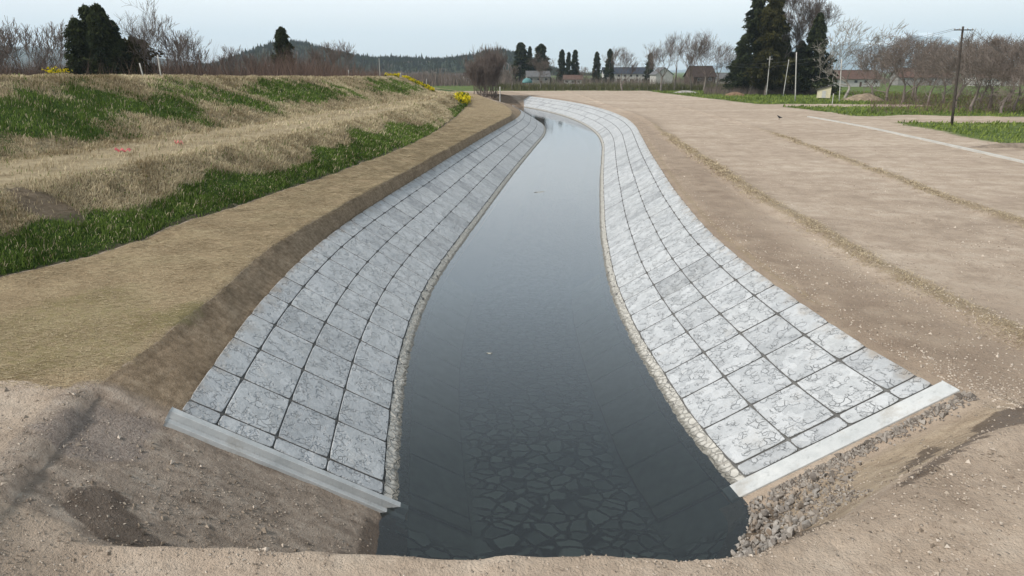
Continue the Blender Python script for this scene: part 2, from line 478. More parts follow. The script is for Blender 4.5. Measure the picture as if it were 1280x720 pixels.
def masks(x, y, u):
    M = {}
    fade = 1.0
    e = y - 11.9 + 0.25 * fbm(x, y, 1.2, 3) + 0.06 * (x + 8)
    bench = (u >= IX['TOE'] - 0.02) & (u <= IX['CL'] + 0.001)
    M['jute'] = np.where(bench, sstep(-0.2, 0.2, e), 0.0) * sstep(-0.02, 0.05, u - IX['TOE'])
    cut = (u > IX['CL']) & (u < IX['TL'] + .4)
    M['cut'] = np.where(cut, sstep(-0.2, 0.3, e) * sstep(170, 130, y), 0.0) * np.clip((u - IX['CL']) * 9, 0, 1)
    M['jute'] = np.maximum(M['jute'], np.where(cut, np.clip(1 - (u - IX['CL']) * 9, 0, 1) * sstep(-.2, .2, e), 0))
    M['moss'] = np.where(bench | cut, 0.55 * blob(x, y, -10.8, 14.6, 2.4, 3.2, 0.2, .6, 2.2) + blob(x, y, -8.25, 16.4, .45, .9, .2, .5, .5), 0) * M['jute'].clip(.6, 1)
    M['mud'] = sstep(13.2, 11.4, y) * np.where((u > IX['CL'] - .06) & (u < IX['F0'] + .1), 1, 0) * sstep(8.25, 8.7, y - 0.56 * np.clip(x - 3.6, 0, 6.6) + .2 * fbm(x, y, 1, 3))
    tan = (u > IX['DR']) & (u < IX['F0'] + 2)
    M['tan'] = M['mud'] * np.where(tan, 1, 0)
    wet = .85 * blob(x, y, -6.3, 9.1, 0.55, .42, -.3, .8, .5) + .7 * blob(x, y, -5.7, 8.75, .5, .3, .5, .9, .4) + blob(x, y, -5.0, 8.6, .28, .3, 0, .5, .3) + blob(x, y, -2.7, 9.5, 1.2, .95, 0.3, .9, .6)
    wet = wet + blob(x, y, 7.6, 11.2, .22, .75, -.9, .6, .4) + blob(x, y, 7.35, 10.35, .16, 1.3, -1.0, .7, .5) + blob(x, y, 9.2, 11.5, .4, .75, -1.1, .8, .4) + blob(x, y, 10.0, 11.9, .2, .8, -1.3, .7, .4)
    wet = wet + np.where((u > IX['TL']) & (u < IX['TR']) & (y < 13), sstep(.35, .05, GZwet(x, y, u)) * M['mud'], 0)
    M['wet'] = np.clip(wet, 0, 1)
    pebb = blob(x, y, -7.4, 11.0, .9, 1.1, 0.2, .5, .7)
    M['pebble'] = .75 * np.clip(pebb, 0, 1)
    fld = u >= IX['TR']
    dTR = (u - IX['TR'])
    xr = x - np.interp(y, YS, LX[IX['TR']])
    M['brown'] = np.where(fld, np.clip(0.85 * sstep(6.5, 0.5, xr + 2.5 * fbm(x, y * .3, 5, 3)) * sstep(170, 60, y) * sstep(9, 16, y) + .15 * fbm(x, y * .25, 9, 4) + .35 * sstep(90, 30, y) * fbm(x + 9, y * .3, 3.5, 4), 0, 1), 0)
    far_end = (u > IX['CL'] + .3) & (u < IX['TR'] + 1.2)
    M['brown'] = np.maximum(M['brown'], np.where(fld, .52 * sum(np.exp(-((xr - o_ + .9 * fbm(y, y * 0 + o_ // 3, 22, 2)) / .26) ** 2) for o_ in (6.6, 8.3, 12.6, 14.4, 18.0, 19.7)) * (.65 + .5 * fbm(x, y, 4, 3)) * sstep(10, 18, y) * sstep(150, 90, y), 0))
    M['brown'] = np.maximum(M['brown'], np.where(far_end & (y > 135), .8 * sstep(260, 230, y), 0))
    rg = np.exp(-((u - IX['R1'] - .1) / 0.55) ** 2) * sstep(110, 70, y) + 0.75 * np.exp(-((u - IX['R2']) / 0.6) ** 2) * sstep(100, 70, y) * sstep(20, 30, y)
    edge = np.exp(-((u - IX['F0'] + .55) / .35) ** 2) * .55 * sstep(14, 20, y) * sstep(90, 60, y)
    M['straw'] = np.where(fld, np.clip(rg + edge, 0, 1), 0)
    ng = fbm(x, y, 14, 4)
    green = sstep(IX['GR'] - .02, IX['GR'] + .05, u + .03 * ng) * np.where(u > IX['KB'], 1, 0)
    gap = blob(x, y, 62, 100, 16, 7.5, .1, .35, 6) + blob(x, y, 92, 92, 18, 8, 0, .35, 6) + .8 * blob(x, y, 66, 140, 20, 6, 0, .35, 8)
    green = green * (1 - np.clip(gap, 0, .9))
    green = np.maximum(green, sstep(246, 256, y + 6 * ng) * np.where(u > IX['CL'] + .5, 1, 0))
    green = np.maximum(green, np.where(u < IX['LB'] + .3, .6, 0))
    M['green'] = np.clip(green, 0, 1)
    return M
def GZwet(x, y, u):
    return np.interp(u, [IX['TL'], IX['WL'], IX['WR'], IX['TR']], [2.5, -.2, -.2, 2.5]) + 0 * x

# ================================================================== MATERIALS OF THE GROUND
def ground_material():
    t = NT('earth and sown ground'); P = t.pos()
    nf = t.noise(P, 5.0, 6, .65); nm = t.noise(P, 0.9, 5, .6); nl = t.noise(t.scale(P, (.06, .22, .2)), 1.0, 7, .62, .3)
    nff = t.noise(P, 26.0, 3, .7)
    # bare graded earth
    field = t.ramp(t.math('ADD', t.math('MULTIPLY', nl, .5), t.math('MULTIPLY', nm, .5)), [(.34, (.28, .218, .167)), (.5, (.40, .318, .248)), (.64, (.50, .415, .335))])
    field = t.mix(t.ss(nf, .48, .74, 0, .5), field, (.22, .17, .13))
    brown = t.ramp(nm, [(.3, (.225, .168, .125)), (.7, (.37, .292, .222))])
    c = t.mix(t.edge(t.attr('brown'), nm, .9, .3), field, brown)
    # straw left in windrows
    straw = t.ramp(nf, [(.3, (.15, .11, .068)), (.7, (.36, .29, .185))])
    c = t.mix(t.math('MULTIPLY', t.edge(t.attr('straw'), nf, 1.2, .25), .65), c, straw)
    # straw matting of the bench
    jn = t.noise(t.scale(P, (3.0, 14, 4)), 1.6, 8, .8, 1.2)
    jl = t.noise(P, .55, 4, .6)
    jute = t.ramp(t.math('ADD', t.math('MULTIPLY', jn, .65), t.math('MULTIPLY', jl, .35)), [(.36, (.135, .096, .052)), (.5, (.31, .235, .145)), (.64, (.49, .395, .262))])
    jute = t.mix(t.ss(jl, .48, .7, 0, .3), jute, (.2, .175, .085))
    c = t.mix(t.edge(t.attr('jute'), nf, .7), c, jute)
    cutn = t.noise(t.scale(P, (3, 5, 9)), 1.0, 5, .7)
    cut = t.ramp(t.math('ADD', t.math('MULTIPLY', cutn, .6), t.math('MULTIPLY', nm, .4)), [(.32, (.11, .079, .05)), (.5, (.235, .175, .117)), (.68, (.37, .29, .205))])
    # the laid strips of matting show as fine courses
    wv = t.n('ShaderNodeTexWave', wave_type='BANDS', bands_direction='Z'); t.put(wv.inputs['Vector'], P)
    wv.inputs['Scale'].default_value = 1.55; wv.inputs['Distortion'].default_value = 2.2; wv.inputs['Detail'].default_value = 2
    cut = t.mix(t.ss(wv.outputs['Fac'], .12, .0, 0, .10), cut, (.05, .034, .02))
    c = t.mix(t.edge(t.attr('cut'), nf, .5), c, cut)
    moss = t.ramp(nf, [(.3, (.06, .075, .018)), (.7, (.2, .19, .065))])
    c = t.mix(t.math('MULTIPLY', t.edge(t.attr('moss'), nf, 1.1, .3), .45), c, moss)
    # raw cut earth round the canal's end
    mn = t.noise(t.scale(P, (1.2, 3.5, 2.0)), 1.0, 6, .68, .5)
    mud = t.ramp(t.math('ADD', t.math('MULTIPLY', mn, .6), t.math('MULTIPLY', nf, .4)), [(.33, (.15, .117, .092)), (.5, (.29, .235, .19)), (.66, (.42, .355, .295))])
    c = t.mix(t.edge(t.attr('mud'), nm, .5, .2), c, mud)
    tan = t.ramp(t.math('ADD', t.math('MULTIPLY', mn, .7), t.math('MULTIPLY', nff, .3)), [(.33, (.24, .18, .125)), (.66, (.45, .36, .26))])
    c = t.mix(t.math('MULTIPLY', t.edge(t.attr('tan'), nm, .5, .2), .85), c, tan)
    c = t.mix(t.math('MULTIPLY', t.edge(t.attr('pebble'), nf, .8, .25), .6), c, t.ramp(nff, [(.35, (.12, .095, .085)), (.65, (.34, .29, .26))]))
    wet = t.edge(t.attr('wet'), t.math('ADD', t.math('MULTIPLY', nf, .5), t.math('MULTIPLY', nm, .5)), 1.7, .2)
    c = t.mix(t.math('MULTIPLY', wet, .75), c, (.075, .053, .039))
    # rough grass beyond the field
    gn = t.noise(P, .35, 6, .7)
    grass = t.ramp(t.math('ADD', t.math('MULTIPLY', gn, .55), t.math('MULTIPLY', nm, .45)), [(.34, (.035, .045, .016)), (.48, (.075, .11, .026)), (.58, (.12, .155, .04)), (.7, (.2, .175, .09))])
    c = t.mix(t.edge(t.attr('green'), t.noise(P, .8, 5, .7), 1.0, .15), c, grass)
    # little stones
    st = t.vor(P, 9.0, 'F1', 'Distance'); sc = t.vor(P, 9.0, 'F1', 'Color')
    sep = t.n('ShaderNodeSeparateColor'); t.put(sep.inputs[0], sc)
    stone = t.math('MULTIPLY', t.ss(st, .26, .16), t.ss(sep.outputs[0], .72, .78))
    nogo = t.math('SUBTRACT', 1.0, t.math('MAXIMUM', t.math('MAXIMUM', t.attr('jute'), t.attr('cut')), t.attr('green')), True)
    stone = t.math('MULTIPLY', stone, nogo)
    c = t.mix(t.math('MULTIPLY', stone, .6), c, t.ramp(sep.outputs[1], [(0, (.2, .16, .13)), (1, (.5, .44, .38))]))
    h = t.math('ADD', t.math('MULTIPLY', nf, .6), t.math('ADD', t.math('MULTIPLY', nff, .4), t.math('MULTIPLY', stone, .3)))
    nor = t.bump(h, 1.0, .13)
    return t.bsdf(c, t.ss(wet, 0, 1, .92, .5), nor, .15)

def levee_material():
    t = NT('levee turf'); P = t.pos()
    nf = t.noise(P, 4.5, 6, .7); nm = t.noise(P, .9, 5, .6); lay = t.noise(t.scale(P, (3, 3, 7)), 1.0, 5, .7, 1.2)
    dry = t.ramp(t.math('ADD', t.math('MULTIPLY', lay, .6), t.math('MULTIPLY', nm, .4)), [(.32, (.10, .078, .042)), (.5, (.25, .2, .125)), (.66, (.40, .335, .225))])  # dark tones paint the shadows between tufts into the turf
    grn = t.ramp(nf, [(.3, (.022, .04, .01)), (.55, (.05, .085, .02)), (.72, (.095, .135, .04))])
    c = t.mix(t.edge(t.attr('green'), t.math('ADD', t.math('MULTIPLY', nf, .5), t.math('MULTIPLY', nm, .5)), 1.1, .14), dry, grn)
    trk = t.ramp(nm, [(.3, (.24, .19, .12)), (.7, (.40, .33, .22))])
    c = t.mix(t.math('MULTIPLY', t.edge(t.attr('track'), nm, .6, .25), .75), c, trk)
    soil = t.ramp(nf, [(.3, (.07, .052, .04)), (.7, (.16, .125, .1))])
    c = t.mix(t.math('MULTIPLY', t.edge(t.attr('soil'), nf, .8, .2), .75), c, soil)
    pale = t.ramp(nf, [(.3, (.22, .19, .15)), (.7, (.38, .34, .28))])
    c = t.mix(t.edge(t.attr('path'), nf, .5, .2), c, pale)
    h = t.math('ADD', t.math('MULTIPLY', lay, .7), t.math('MULTIPLY', nf, .5))
    return t.bsdf(c, .95, t.bump(h, 1.0, .16), .1)

def bed_material():
    t = NT('rubble paved canal bed'); P = t.pos()
    w = t.vmath('ADD', P, t.vmath('MULTIPLY', t.n('ShaderNodeTexNoise').outputs['Color'], (0, 0, 0)))
    ns = t.n('ShaderNodeTexNoise'); t.put(ns.inputs['Vector'], P); ns.inputs['Scale'].default_value = 2.2; ns.inputs['Detail'].default_value = 3
    w = t.vmath('ADD', P, t.vmath('MULTIPLY', t.vmath('SUBTRACT', ns.outputs['Color'], (.5, .5, .5)), (.3, .3, 0)))
    w = t.scale(w, (1.0, 1.25, .001))
    d = t.vor(w, 2.3); cell = t.vor(w, 2.3, 'F1', 'Color')
    sep = t.n('ShaderNodeSeparateColor'); t.put(sep.inputs[0], cell)
    n = t.noise(P, 3, 5)
    gap = t.ss(d, .12, .05)
    stone = t.ramp(t.math('ADD', t.math('MULTIPLY', sep.outputs[0], .6), t.math('MULTIPLY', n, .4)), [(.2, (.14, .155, .143)), (.8, (.37, .39, .355))])
    c = t.mix(gap, stone, (.008, .010, .010))
    # smooth silted aprons on either side
    ap = t.attr('apron')
    slab = t.ramp(n, [(.3, (.15, .162, .142)), (.7, (.205, .22, .194))])
    c = t.mix(ap, c, slab)
    # silt hides the stones farther up; its blue stands in for reflected sky
    c = t.mix(t.math('MULTIPLY', t.attr('silt'), .8), c, (.10, .13, .15))
    h = t.math('MULTIPLY', t.ss(d, .02, .14), t.math('SUBTRACT', 1.0, ap))
    return t.bsdf(c, .8, t.bump(h, .6, .08), .2)

M_GROUND = ground_material()
M_LEVEE = levee_material()
M_BED = bed_material()

# ================================================================== GROUND, LEVEE, CANAL BED
def sheet(name, u0, u1, mat, attrs, rows=None):
    k = np.where((U >= u0 - 1e-6) & (U <= u1 + 1e-6))[0]
    r = np.arange(len(YS)) if rows is None else np.where(rows)[0]
    X = GX[np.ix_(k, r)]; Z = GZ[np.ix_(k, r)]; Y = GY[np.ix_(k, r)]; UU = GU[np.ix_(k, r)]
    nc, nr = X.shape
    V = np.stack([X, Y, Z], -1).reshape(-1, 3)
    a = (np.arange(nc - 1)[:, None] * nr + np.arange(nr - 1)[None, :]).ravel()
    F = np.stack([a, a + nr, a + nr + 1, a + 1], -1)
    at_ = {n: v.ravel() for n, v in attrs(X, Y, UU).items()}
    if isinstance(mat, list):
        zf = V[:, 2][F].max(axis=1)
        o = link(name, mesh_np(name, V, F, None, True, at_, mat, (zf > -.12).astype(int)))
    else:
        o = link(name, mesh_np(name, V, F, mat, True, at_))
    return tag(o, kind='structure')

def levee_attrs(x, y, u):
    A = {'green': levee_green(x, y, u)}
    b = (u > IX['BI'] - .15) & (u < IX['BO'] + .3)
    s = u - IX['BI']
    n = .12 * fbm(x, y * .2, 3, 3)
    A['track'] = np.where(b, np.clip(.85 * np.exp(-((s - .5 + n) / .50) ** 4) + .4 * np.exp(-((s - .25 + n) / .12) ** 2) + .6 * np.exp(-((s - .75 + n) / .12) ** 2), 0, 1), 0)
    A['soil'] = np.where(u > IX['BO'], blob(x, y, -15.6, 22.6, 1.0, .8, 0, .4, .6) + .8 * sstep(.93, 1.0, u - IX['BO'] + .05 * fbm(x, y, .8, 3)) * 1, 0)
    xl = np.interp(y, YS, LX[IX['LT']])
    A['path'] = np.where((y > 135) & (y < 230), np.exp(-((x - (xl + 1 + (y - 140) * .16)) / 1.3) ** 2), 0)
    return A
def bed_attrs(x, y, u):
    return {'apron': np.clip(sstep(IX['DL'] + .08, IX['DL'] - .02, u + .05 * fbm(x, y, .6, 2)) + sstep(IX['DR'] - .08, IX['DR'] + .02, u + .05 * fbm(x, y, .6, 2)), 0, 1) * sstep(12.0, 12.6, y),
            'silt': sstep(12.5, 22, y + 4 * fbm(x, y, 4, 3))}
sheet('ground_behind_levee', IX['FAR'], IX['LB'], M_GROUND, masks)
sheet('levee', IX['LB'], IX['TOE'], M_LEVEE, levee_attrs)
sheet('ground', IX['TOE'], IX['WL'], M_GROUND, masks)
sheet('canal_bed', IX['WL'], IX['WR'], [M_BED, M_GROUND], lambda x, y, u: {**masks(x, y, u), **bed_attrs(x, y, u)}, (YS > 8) & (YS < 215))
sheet('field', IX['WR'], IX['FARR'], M_GROUND, masks)
# ground under and beyond the bed (near the camera and past the far end)
sheet('ground_by_the_camera', IX['WL'], IX['WR'], M_GROUND, masks, (YS <= YS[YS > 8][0]))
sheet('ground_past_the_canal', IX['WL'], IX['WR'], M_GROUND, masks, (YS >= YS[YS < 168][-1]))

# ------------------------------------------------------------------ water
def water_material():
    t = NT('still water'); P = t.pos()
    rip = t.noise(t.scale(P, (1.2, 2.6, 1)), 2.4, 3, .55)
    nor = t.bump(rip, .03, .05)
    fr = t.n('ShaderNodeFresnel'); fr.inputs['IOR'].default_value = 1.62; t.put(fr.inputs['Normal'], nor)
    gl = t.n('ShaderNodeBsdfGlossy'); gl.inputs['Roughness'].default_value = .035; t.put(gl.inputs['Normal'], nor)
    gl.inputs['Color'].default_value = (.97, .98, 1, 1)
    tr = t.n('ShaderNodeBsdfTransparent'); tr.inputs['Color'].default_value = (.70, .745, .715, 1)
    murk = t.n('ShaderNodeBsdfDiffuse'); murk.inputs['Color'].default_value = (.095, .108, .104, 1)
    m0 = t.n('ShaderNodeMixShader'); m0.inputs[0].default_value = .05
    t.t.links.new(tr.outputs[0], m0.inputs[1]); t.t.links.new(murk.outputs[0], m0.inputs[2])
    m = t.n('ShaderNodeMixShader'); t.put(m.inputs[0], fr.outputs[0])
    t.t.links.new(m0.outputs[0], m.inputs[1]); t.t.links.new(gl.outputs[0], m.inputs[2])
    t.t.links.new(m.outputs[0], t.out.inputs['Surface'])
    return t.m
ys = np.concatenate([np.arange(8.4, 60, .5), np.arange(60, 206, 1.5)])
xl = fWL(ys) - .45; xr = fWR(ys) + .45
nx = 9
V = np.stack([np.stack([xl + (xr - xl) * k / (nx - 1), ys, 0 * ys + .07], -1) for k in range(nx)]).reshape(-1, 3)
a = (np.arange(nx - 1)[:, None] * len(ys) + np.arange(len(ys) - 1)[None, :]).ravel()
tag(link('canal_water', mesh_np('canal_water', V, np.stack([a, a + len(ys), a + len(ys) + 1, a + 1], -1), water_material(), True)), kind='structure')

# ================================================================== CONCRETE REVETMENTS
def panel_material():
    t = NT('cast concrete panel'); st = t.attr('st', True); tone = t.attr('tone'); P = t.pos()
    ns = t.n('ShaderNodeTexNoise'); t.put(ns.inputs['Vector'], st); ns.inputs['Scale'].default_value = 3.0; ns.inputs['Detail'].default_value = 3
    w = t.vmath('ADD', st, t.vmath('MULTIPLY', t.vmath('SUBTRACT', ns.outputs['Color'], (.5, .5, .5)), (.10, .10, 0)))
    ws = t.scale(w, (1, 1.4, 1))
    v1 = t.n('ShaderNodeTexVoronoi', feature='F1', distance='MANHATTAN'); v2 = t.n('ShaderNodeTexVoronoi', feature='F2', distance='MANHATTAN')
    for v_ in (v1, v2): t.put(v_.inputs['Vector'], ws); v_.inputs['Scale'].default_value = 2.7
    d = t.math('SUBTRACT', v2.outputs['Distance'], v1.outputs['Distance']); cell = v1.outputs['Color']
    cs = t.n('ShaderNodeSeparateColor'); t.put(cs.inputs[0], cell)
    part = t.ss(t.noise(st, 3.4, 3, .6), .50, .57)
    groove_shade = t.math('MULTIPLY', t.ss(d, .075, .02), part)
    n1 = t.noise(st, 1.4, 6, .65); n2 = t.noise(st, 11, 5, .7); n3 = t.noise(t.scale(st, (1, 5, 1)), 3, 5, .7)
    v = t.math('ADD', t.math('MULTIPLY', n1, .45), t.math('ADD', t.math('MULTIPLY', n2, .25), t.math('MULTIPLY', n3, .3)))
    base = t.ramp(v, [(.32, (.30, .314, .324)), (.5, (.405, .418, .428)), (.66, (.51, .52, .527))])
    base = t.mix(1.0, base, t.ramp(tone, [(0, (.55, .56, .58)), (.5, (.92, .93, .95)), (1, (1.0, 1.0, 1.0))]), 'MULTIPLY')
    base = t.mix(.30, base, t.ramp(cs.outputs[0], [(0, (.36, .37, .38)), (1, (.66, .67, .68))]))  # tone per cell paints the relief of the moulded facets
    c = t.mix(t.math('MULTIPLY', groove_shade, .36), base, (.14, .145, .15))  # dark lines paint the dirt and thin shadows of the moulded grooves
    sy = t.n('ShaderNodeSeparateXYZ'); t.put(sy.inputs[0], st)
    c = t.mix(t.math('MULTIPLY', t.ss(t.math('ADD', sy.outputs[1], t.math('MULTIPLY', t.noise(P, 1.6, 5, .65), 1.6)), 4.65, 5.15), .6), c, (.27, .22, .17))
    c = t.mix(t.ss(t.noise(P, .55, 5, .7), .54, .7, 0, .28), c, (.24, .245, .24))
    dirt = t.math('MULTIPLY', t.ss(n1, .56, .72), .25)
    c = t.mix(dirt, c, (.3, .28, .25))
    h = t.math('ADD', t.math('ADD', t.math('MULTIPLY', t.ss(d, .0, .10), part), t.math('MULTIPLY', cs.outputs[1], .9)), t.math('MULTIPLY', n2, .9))
    return t.bsdf(c, .85, t.bump(h, .85, .05), .25)

def strip_material():
    t = NT('cobbled concrete footing'); st = t.attr('st', True)
    ns = t.n('ShaderNodeTexNoise'); t.put(ns.inputs['Vector'], st); ns.inputs['Scale'].default_value = 4.0
    w = t.vmath('ADD', st, t.vmath('MULTIPLY', t.vmath('SUBTRACT', ns.outputs['Color'], (.5, .5, .5)), (.15, .15, 0)))
    d = t.vor(w, 5.6); n = t.noise(st, 6, 5, .7)
    base = t.ramp(n, [(.3, (.33, .315, .285)), (.7, (.50, .485, .45))])
    c = t.mix(t.math('MULTIPLY', t.ss(d, .05, .012), .4), base, (.19, .17, .145))
    sz = t.n('ShaderNodeSeparateXYZ'); t.put(sz.inputs[0], t.pos())
    c = t.mix(t.ss(t.math('ADD', sz.outputs[2], t.math('MULTIPLY', n, .06)), .19, .13, 0, .7), c, (.10, .095, .08))
    return t.bsdf(c, .9, t.bump(t.math('ADD', t.ss(d, 0, .14), t.math('MULTIPLY', n, .3)), .8, .06), .2)

def beam_material():
    t = NT('smooth concrete'); P = t.pos()
    n = t.noise(P, 2.0, 6, .65); n2 = t.noise(P, 25, 3)
    c = t.ramp(t.math('ADD', t.math('MULTIPLY', n, .8), t.math('MULTIPLY', n2, .2)), [(.3, (.36, .375, .38)), (.6, (.47, .48, .48)), (.72, (.53, .535, .525))])
    c = t.mix(t.ss(t.noise(P, 1.1, 6, .7), .52, .68, 0, .45), c, (.27, .235, .19))
    c = t.mix(t.ss(t.noise(t.scale(P, (3, 3, .6)), 2.2, 4, .6), .58, .7, 0, .4), c, (.24, .25, .25))
    return t.bsdf(c, .8, t.bump(t.math('ADD', n2, n), .3, .015), .25)

M_PANEL = panel_material(); M_STRIP = strip_material(); M_BEAM = beam_material()
M_BACK = simple('dark joint backing', (.11, .108, .104), .95)
M_SUBM = NT('silted panel under water')
_p = M_SUBM; _n = _p.noise(_p.pos(), 2.5, 5)
M_SUBM = _p.bsdf(_p.ramp(_n, [(.3, (.15, .162, .142)), (.7, (.205, .22, .194))]), .85, None, .2)

ROWS_T = [.32, 1.47, 2.50, 3.53, 4.16]       # joint lines up the slope
PITCH_S = 1.71                              # panel length along the canal

def panel_arrays(bank, s0, s1, t0, t1, tone, n, gs=.026, gt=.013, h=.10, flat=False):
    """one panel: clipped corners (the lifting holes), chamfered rim, bank-following top"""
    nu, nv = (7, 6) if not flat else (3, 2)
    a0, a1, b0, b1 = s0 + gs, s1 - gs, t0 + gt, t1 - gt
    ch = .013
    us = np.concatenate([[0], np.linspace(0, 1, nu), [1]]); vs = np.concatenate([[0], np.linspace(0, 1, nv), [1]])
    uu, vv = np.meshgrid(us, vs, indexing='ij')
    iu, iv = np.meshgrid(np.arange(nu + 2), np.arange(nv + 2), indexing='ij')
    rim = (iu == 0) | (iu == nu + 1) | (iv == 0) | (iv == nv + 1)
    S = a0 + ch + (a1 - a0 - 2 * ch) * uu; T = b0 + ch + (b1 - b0 - 2 * ch) * vv
    S = np.where(iu == 0, a0, np.where(iu == nu + 1, a1, S)); T = np.where(iv == 0, b0, np.where(iv == nv + 1, b1, T))
    cl = .052
    # clip the four corners
    ds = np.minimum(S - a0, a1 - S); dt = np.minimum(T - b0, b1 - T)
    k = np.maximum(0, cl - (ds + dt)) / 2
    S = S + np.where(S - a0 < a1 - S, k, -k); T = T + np.where(T - b0 < b1 - T, k, -k)
    H = np.where(rim, h - ch, h) + 0.004 * fbm(S * 1.0 + n * 3.7, T, .5, 3) * ~rim + (tone - .5) * .012
    top = bank.P(S, T, H).reshape(-1, 3)
    nn = nv + 2; N = (nu + 2) * nn
    q = (np.arange(nu + 1)[:, None] * nn + np.arange(nn - 1)[None, :]).ravel()
    F = np.stack([q, q + nn, q + nn + 1, q + 1], -1) if bank.side > 0 else np.stack([q + 1, q + nn + 1, q + nn, q], -1)
    # skirt
    ring = [i * nn for i in range(nu + 2)] + [(nu + 1) * nn + j for j in range(1, nn)] + [i * nn + nn - 1 for i in range(nu, -1, -1)] + [j for j in range(nn - 2, 0, -1)]
    low = bank.P(S.ravel()[ring], T.ravel()[ring], 0 * S.ravel()[ring] + .0)
    m = len(ring); r = np.array(ring); nx_ = np.roll(np.arange(m), -1)
    F2 = np.stack([r, N + np.arange(m), N + nx_, r[nx_]], -1)
    if bank.side < 0: F2 = F2[:, ::-1]
    st = np.stack([S + n * 0.0, T, 0 * S + (n % 17) * 1.3], -1).reshape(-1, 3)
    st = np.concatenate([st, st[ring]])
    return np.concatenate([top, low]), np.concatenate([F, F2]), st, np.full(len(st), tone), np.concatenate([np.zeros(len(F)), np.ones(len(F2))])

def revetment(bank, first_row, label, seed, special):
    rg = np.random.default_rng(seed)
    mid = bank.P(0, 2, 0)
    root = empty('concrete_revetment', tuple(mid))
    tag(root, label, 'revetment')
    inv = Matrix.Translation(-Vector(mid))
    def child(name, me, kind=None):
        o = link(name, me, root); o.matrix_parent_inverse = inv
        if kind: o['kind'] = kind
        return o
    items = []
    n = 0
    k = 0
    s = first_row - PITCH_S
    while s < bank.S1 - .3:
        a, b = max(0.02, s), min(bank.S1, s + PITCH_S)
        for j, (t0, t1) in enumerate(zip(ROWS_T[:-1], ROWS_T[1:])):
            tone = float(np.clip(rg.normal(.56, .16), 0, 1))
            if rg.random() < .08: tone = float(rg.uniform(.1, .3))
            if j == 3: tone = min(1, tone + .12)
            if (k, j) in special: tone = special[(k, j)]
            items.append((a + (.08 if bank.side > 0 and k == 19 else 0), b, t0, t1, tone, n)); n += 1
        s += PITCH_S; k += 1
    for it in items[:100]:
        v, f, st, tn, fm = panel_arrays(bank, *it)
        child('concrete_panel', mesh_np('concrete_panel', v, f, None, False, {'st': st, 'tone': tn}, [M_PANEL, M_BACK], fm))
    V, F, ST, TN, FM, b = [], [], [], [], [], 0
    for it in items[100:]:
        v, f, st, tn, fm = panel_arrays(bank, *it, flat=True); FM.append(fm)
        V.append(v); F.append(f + b); ST.append(st); TN.append(tn); b += len(v)
    child('distant_paving', mesh_np('distant_paving', np.concatenate(V), np.concatenate(F), None, False, {'st': np.concatenate(ST), 'tone': np.concatenate(TN)}, [M_PANEL, M_BACK], np.concatenate(FM)), 'stuff')
    # dark backing seen in the joints
    def strip(name, t0, t1, h, mat, ds=.5, nt=6, s0=0.0, s1=None, bump=0.0, extra=None):
        ss = np.arange(s0, (s1 or bank.S1) + ds * .5, ds); tt = np.linspace(t0, t1, nt)
        S, T = np.meshgrid(ss, tt, indexing='ij')
        H = np.full(S.shape, h, float)
        if bump:
            cell = np.abs(fbm(S, T, .35, 2))
            H = H + bump * (fbm(S, T * 1.3, .22, 2) - .9 * (cell < .07))
            T = np.where(T < t0 + .01, T, T + .03 * fbm(S, T, .3, 2))
        v = bank.P(S, T, H).reshape(-1, 3)
        q = (np.arange(len(ss) - 1)[:, None] * nt + np.arange(nt - 1)[None, :]).ravel()
        f = np.stack([q, q + nt, q + nt + 1, q + 1], -1)
        if bank.side < 0: f = f[:, ::-1]
        st = np.stack([S, T, 0 * S], -1).reshape(-1, 3)
        return child(name, mesh_np(name, v, f, mat, True, {'st': st}), extra)
    strip('joint_backing', .0, 4.14, .062, M_BACK, .6)
    strip('cobbled_footing', -.22, .308, .085, M_STRIP, .06, 12, bump=.022)
    # panels that go on under the water
    V, F, b = [], [], 0
    s = first_row - PITCH_S
    while s < 16:
        for t0, t1 in ((-1.62, -.20),):
            v, f, st, tn, fm = panel_arrays(bank, max(0.02, s), s + PITCH_S, t0, t1, .5, 0, .02, .03, .09, True)
            V.append(v); F.append(f + b); b += len(v)
        s += PITCH_S
    child('submerged_paving', mesh_np('submerged_paving', np.concatenate(V), np.concatenate(F), M_SUBM), 'stuff')
    strip('submerged_backing', -1.62, -.05, .03, M_BACK, .6, 4, 0, 17)
    # end beam: a sloping concrete beam with a lower ledge on its outer face
    def beam(name, sa, sb, ta, tb, hi, lo, seg=14):
        m = MB()
        tt = np.linspace(ta, tb, seg)
        q = [bank.P(np.full(seg, sv), tt, np.full(seg, hv)) for sv, hv in ((sa, lo), (sb, lo), (sb, hi), (sa, hi))]
        vs = [tuple(q[c][i]) for i in range(seg) for c in range(4)]
        fs = [(i * 4 + c, i * 4 + (c + 1) % 4, i * 4 + 4 + (c + 1) % 4, i * 4 + 4 + c) for i in range(seg - 1) for c in range(4)]
        if bank.side > 0: fs = [f[::-1] for f in fs]
        fs += [(0, 1, 2, 3) if bank.side < 0 else (3, 2, 1, 0), tuple((seg - 1) * 4 + c for c in ((3, 2, 1, 0) if bank.side < 0 else (0, 1, 2, 3)))]
        m.add(vs, fs)
        o = child(name, m.mesh(name, M_BEAM))
        bv = o.modifiers.new('bevel', 'BEVEL'); bv.width = .012; bv.segments = 2; bv.limit_method = 'ANGLE'
    if bank.side < 0:
        beam('end_beam', -.17, .0, -.2, 4.30, .112, -.35)
        beam('beam_ledge', -.32, -.173, -.2, 4.27, -.035, -.45)
    else:
        beam('end_beam', -.46, .0, -.2, 4.30, .104, -.35)
    beam('far_end_beam', bank.S1, bank.S1 + .4, -.3, 4.3, .13, -.3)
    return root
revetment(BL, .52, 'bluish grey concrete panel revetment sloping down from the brown matting below the levee', 5, {(1, 0): .8, (3, 3): .85, (4, 1): .35, (5, 2): .95, (2, 1): .4})
